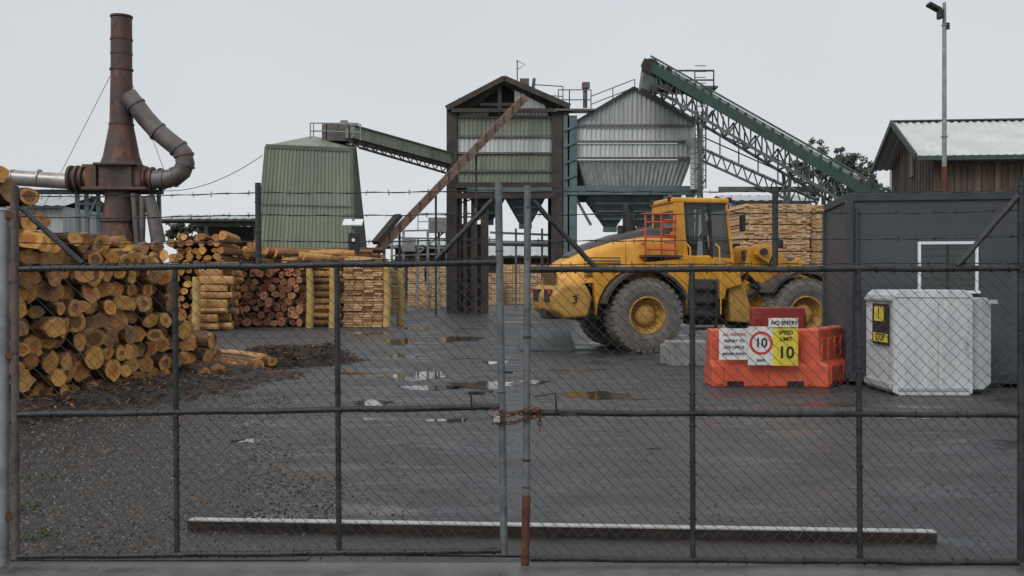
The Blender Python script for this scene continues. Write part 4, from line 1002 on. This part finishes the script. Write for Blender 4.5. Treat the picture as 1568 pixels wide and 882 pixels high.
a=M(); a.box((.5,-.98,2.29),(1.0,.4,.05)); a.box((.62,-1.05,2.0),(.12,.1,.6)); a.obj('platform',dgrey,e)
a=M(); a.tube([(1.2,-1.0,1.98),(1.2,-1.015,1.98)],.16,20); a.obj('round_decal_blue',sgb,e); a=M(); a.tube([(1.2,-1.015,1.98),(1.2,-1.02,1.98)],.09,20); a.obj('round_decal_white',sgw,e)
a=M()
for y in(-.42,.42):
    a.prism([(2.85,1.1),(2.95,2.1),(3.05,2.55),(3.3,2.6),(3.5,2.4),(3.6,1.9),(4.3,1.2),(4.2,.9),(3.0,.9)],'y',y-.06,y+.06)
a.obj('front_tower',yel,e,bevel=.015)
a=M()
for y in(-.62,.62):
    a.prism([(3.1,2.35),(3.2,2.6),(3.5,2.6),(4.3,1.95),(5.3,1.15),(5.75,.75),(5.6,.5),(5.2,.6),(4.3,1.4),(3.6,2.05)],'y',y-.07,y+.07)
a.prism([(3.9,1.6),(4.1,2.1),(4.6,2.3),(4.8,2.05),(4.5,1.5),(4.2,1.2)],'y',-.12,.12)
a.obj('lift_arms',yel,e,bevel=.02)
a=M(); a.tube([(2.75,-.62,1.25),(3.9,-.62,1.85)],.09,10); a.tube([(2.75,.62,1.25),(3.9,.62,1.85)],.09,10); a.tube([(3.1,0,2.3),(4.5,0,2.2)],.11,10)
for c in ((3.3,2.42),(4.3,1.7),(3.1,1.6)): a.tube([(c[0],-.8,c[1]),(c[0],.8,c[1])],.09,12)
a.obj('hydraulic_cylinders',dgrey,e,True)
a=M()
for j in range(5):
    y=-.7-.03*j; a.tube([(2.5,y,1.5+.05*j),(2.8,y,1.75+.04*j),(3.1,y,1.6),(3.3,y,1.3)],.02,5)
a.obj('hoses',black,e,True)
a=M(); a.prism([(2.35,.7),(2.3,1.6),(2.5,2.0),(2.75,1.5),(3.0,.65)],'y',-.9,-.5); a.obj('articulation_guard',yelm,e,bevel=.04)
a=M()
for y in (-1.05,-.35,.35,1.05): a.box((5.9,y,1.0),(.12,.14,1.6)); a.box((6.7,y,.25),(1.6,.16,.07))
a.box((5.88,0,.5),(.1,2.6,.18)); a.box((5.88,0,1.7),(.1,2.6,.18)); a.obj('fork_carriage',black,e)
a=M()
for y in(-1.2,1.2): a.beam((3.3,y*.8,2.0),(3.4,y,2.5),.05,.05); a.box((3.45,y,2.6),(.16,.26,.2))
a.obj('headlamps',black,e,bevel=.02)
e=emp('steel_ramp_plate',(X(835,24.2),24,0)); a=M(); a.prism([(23.6,.0),(23.6,.05),(24.0,.16),(25.6,.42),(25.6,.0)],'x',X(795,24.2),X(878,24.2)); a.obj('plate',wm('scuffed_plate',(.035,.045,.045),(.08,.09,.09),3,(.4,.7),.3,rust=.35,rustcol=(.08,.055,.04)),e,bevel=.01)

# ---------------------------------------------------------------- trees
def tree(name,x,y,h,clumps,n=2600,leaf=.28,seed=1,trunk=.3):
    random.seed(seed); e=emp(name,(x,y,0)); a=M()
    a.tube([(x,y,0),(x+.2,y,h*.4),(x-.1,y,h*.65)],[trunk,trunk*.7,trunk*.4],8)
    for (cx,cz,r) in clumps: a.tube([(x,y,h*.45),(x+cx*.6,y+U(-1,1),(h*.45+cz)/2+.5),(x+cx,y,cz)],[trunk*.45,trunk*.25,.05],6)
    a.obj('trunk_and_limbs',bark1,e,True)
    b=M()
    tot=sum(r*r for _,_,r in clumps)
    for (cx,cz,r) in clumps:
        k=int(n*r*r/tot); subs=[(Vector((random.gauss(0,.5),random.gauss(0,.5),random.gauss(0,.38)))*r,r*U(.15,.33)) for _ in range(14)]
        for i in range(k):
            s_,sr=random.choice(subs); v=Vector((random.gauss(0,1),random.gauss(0,1),random.gauss(0,.8)))
            v=v.normalized()*sr*R()**.4; c=Vector((x+cx,y,cz))+s_+v
            u=Vector((U(-1,1),U(-1,1),U(-1,.4))).normalized()*leaf*U(.5,1.1); w=u.cross(Vector((U(-1,1),U(-1,1),U(-1,1)))).normalized()*leaf*.28
            b.add([c-u*.5,c+w,c+u*.5,c-w],[(0,1,2,3)],0 if (v.z<0 or R()<.3) else 1)  # clump undersides get the darker leaf: shade put into the colour
    b.obj('crown',[leafd,leafl],e)
d=78
tree('eucalyptus_tree',X(1262,d),d,Z(222,d),[(-.6,Z(234,d),1.2),(.9,Z(242,d),1.4),(-1.6,Z(258,d),1.3),(.2,Z(264,d),1.5),(1.9,Z(260,d),1.3),(-.4,Z(284,d),1.5),(1.6,Z(284,d),1.4)],6500,.26,3)
tree('eucalyptus_tree',X(1306,d+4),d+4,Z(236,d),[(-.5,Z(246,d),1.2),(.9,Z(252,d),1.1),(0,Z(270,d),1.4),(1.4,Z(276,d),1.2),(-.6,Z(288,d),1.4)],5200,.26,4)
d=95
tree('gum_tree',X(280,d),d,Z(338,d),[(-1,Z(352,d),1.2),(1,Z(350,d),1.3),(0,Z(362,d),1.5)],3500,.32,5)
tree('gum_tree',X(335,d),d,Z(338,d),[(-1.2,Z(350,d),1.2),(.8,Z(350,d),1.2),(0,Z(362,d),1.5),(2,Z(358,d),1)],3500,.32,6)
random.seed(11)
b=M()
for i in range(42000):
    t=R(); x=-130+260*t; hgt=4.2+2.4*noise.noise(Vector((x*.05,0,0)))+1.8*noise.noise(Vector((x*.25,3,0)))
    z=hgt*R()**.7; y=190+U(0,8)
    u=Vector((U(-1,1),U(-.4,.4),U(-1,1)))*.5; w=Vector((U(-1,1),0,U(-1,1)))*.35
    b.add([Vector((x,y,z))-u,Vector((x,y,z))+w,Vector((x,y,z))+u],[(0,1,2)],int(R()<.4))
b.obj('distant_trees',[leafd,leafl])

# ---------------------------------------------------------------- world, light, camera
w=bpy.data.worlds.new('World'); scene.world=w; w.use_nodes=True; nt=w.node_tree; N=nt.nodes; L=nt.links
bg=N['Background']; sky=N.new('ShaderNodeTexSky'); sky.sky_type='NISHITA'; sky.sun_disc=False; sky.sun_elevation=math.radians(42); sky.sun_rotation=math.radians(-145)
hs=N.new('ShaderNodeHueSaturation'); hs.inputs['Saturation'].default_value=.25; L.new(sky.outputs[0],hs.inputs['Color'])
tc=N.new('ShaderNodeTexCoord'); sp=N.new('ShaderNodeSeparateXYZ'); L.new(tc.outputs['Generated'],sp.inputs[0])
cr=N.new('ShaderNodeValToRGB'); el=cr.color_ramp.elements; el[0].position=0; el[0].color=(.71,.73,.745,1); el[1].position=.4; el[1].color=(.61,.655,.70,1)
e3_=cr.color_ramp.elements.new(.9); e3_.color=(.92,.95,.98,1)
L.new(sp.outputs['Z'],cr.inputs['Fac'])
n=N.new('ShaderNodeTexNoise'); n.inputs['Scale'].default_value=1.6; n.inputs['Detail'].default_value=4; L.new(tc.outputs['Generated'],n.inputs['Vector'])
mr=N.new('ShaderNodeMapRange'); mr.inputs['To Min'].default_value=9.5; mr.inputs['To Max'].default_value=10.5; mr.inputs['From Min'].default_value=.3; mr.inputs['From Max'].default_value=.7; L.new(n.outputs['Fac'],mr.inputs['Value'])
vm=N.new('ShaderNodeVectorMath'); vm.operation='SCALE'; L.new(cr.outputs[0],vm.inputs[0]); L.new(mr.outputs[0],vm.inputs['Scale'])
mx=N.new('ShaderNodeMixRGB'); mx.inputs['Fac'].default_value=.96; L.new(hs.outputs[0],mx.inputs['Color1']); L.new(vm.outputs[0],mx.inputs['Color2'])
L.new(mx.outputs[0],bg.inputs['Color']); bg.inputs['Strength'].default_value=.1
sl=bpy.data.lights.new('sun','SUN'); sl.energy=1.4; sl.angle=math.radians(30); sl.color=(1,.97,.94); so=bpy.data.objects.new('sun',sl); scene.collection.objects.link(so)
so.rotation_euler=(math.radians(48),0,math.radians(-35))
cd=bpy.data.cameras.new('camera'); cd.lens=F/1568*36; cd.sensor_width=36; cd.shift_y=-11/1568; cd.clip_end=3000; cd.clip_start=.1
co=bpy.data.objects.new('camera',cd); co.location=(0,0,H); co.rotation_euler=(math.radians(90),0,0); scene.collection.objects.link(co); scene.camera=co
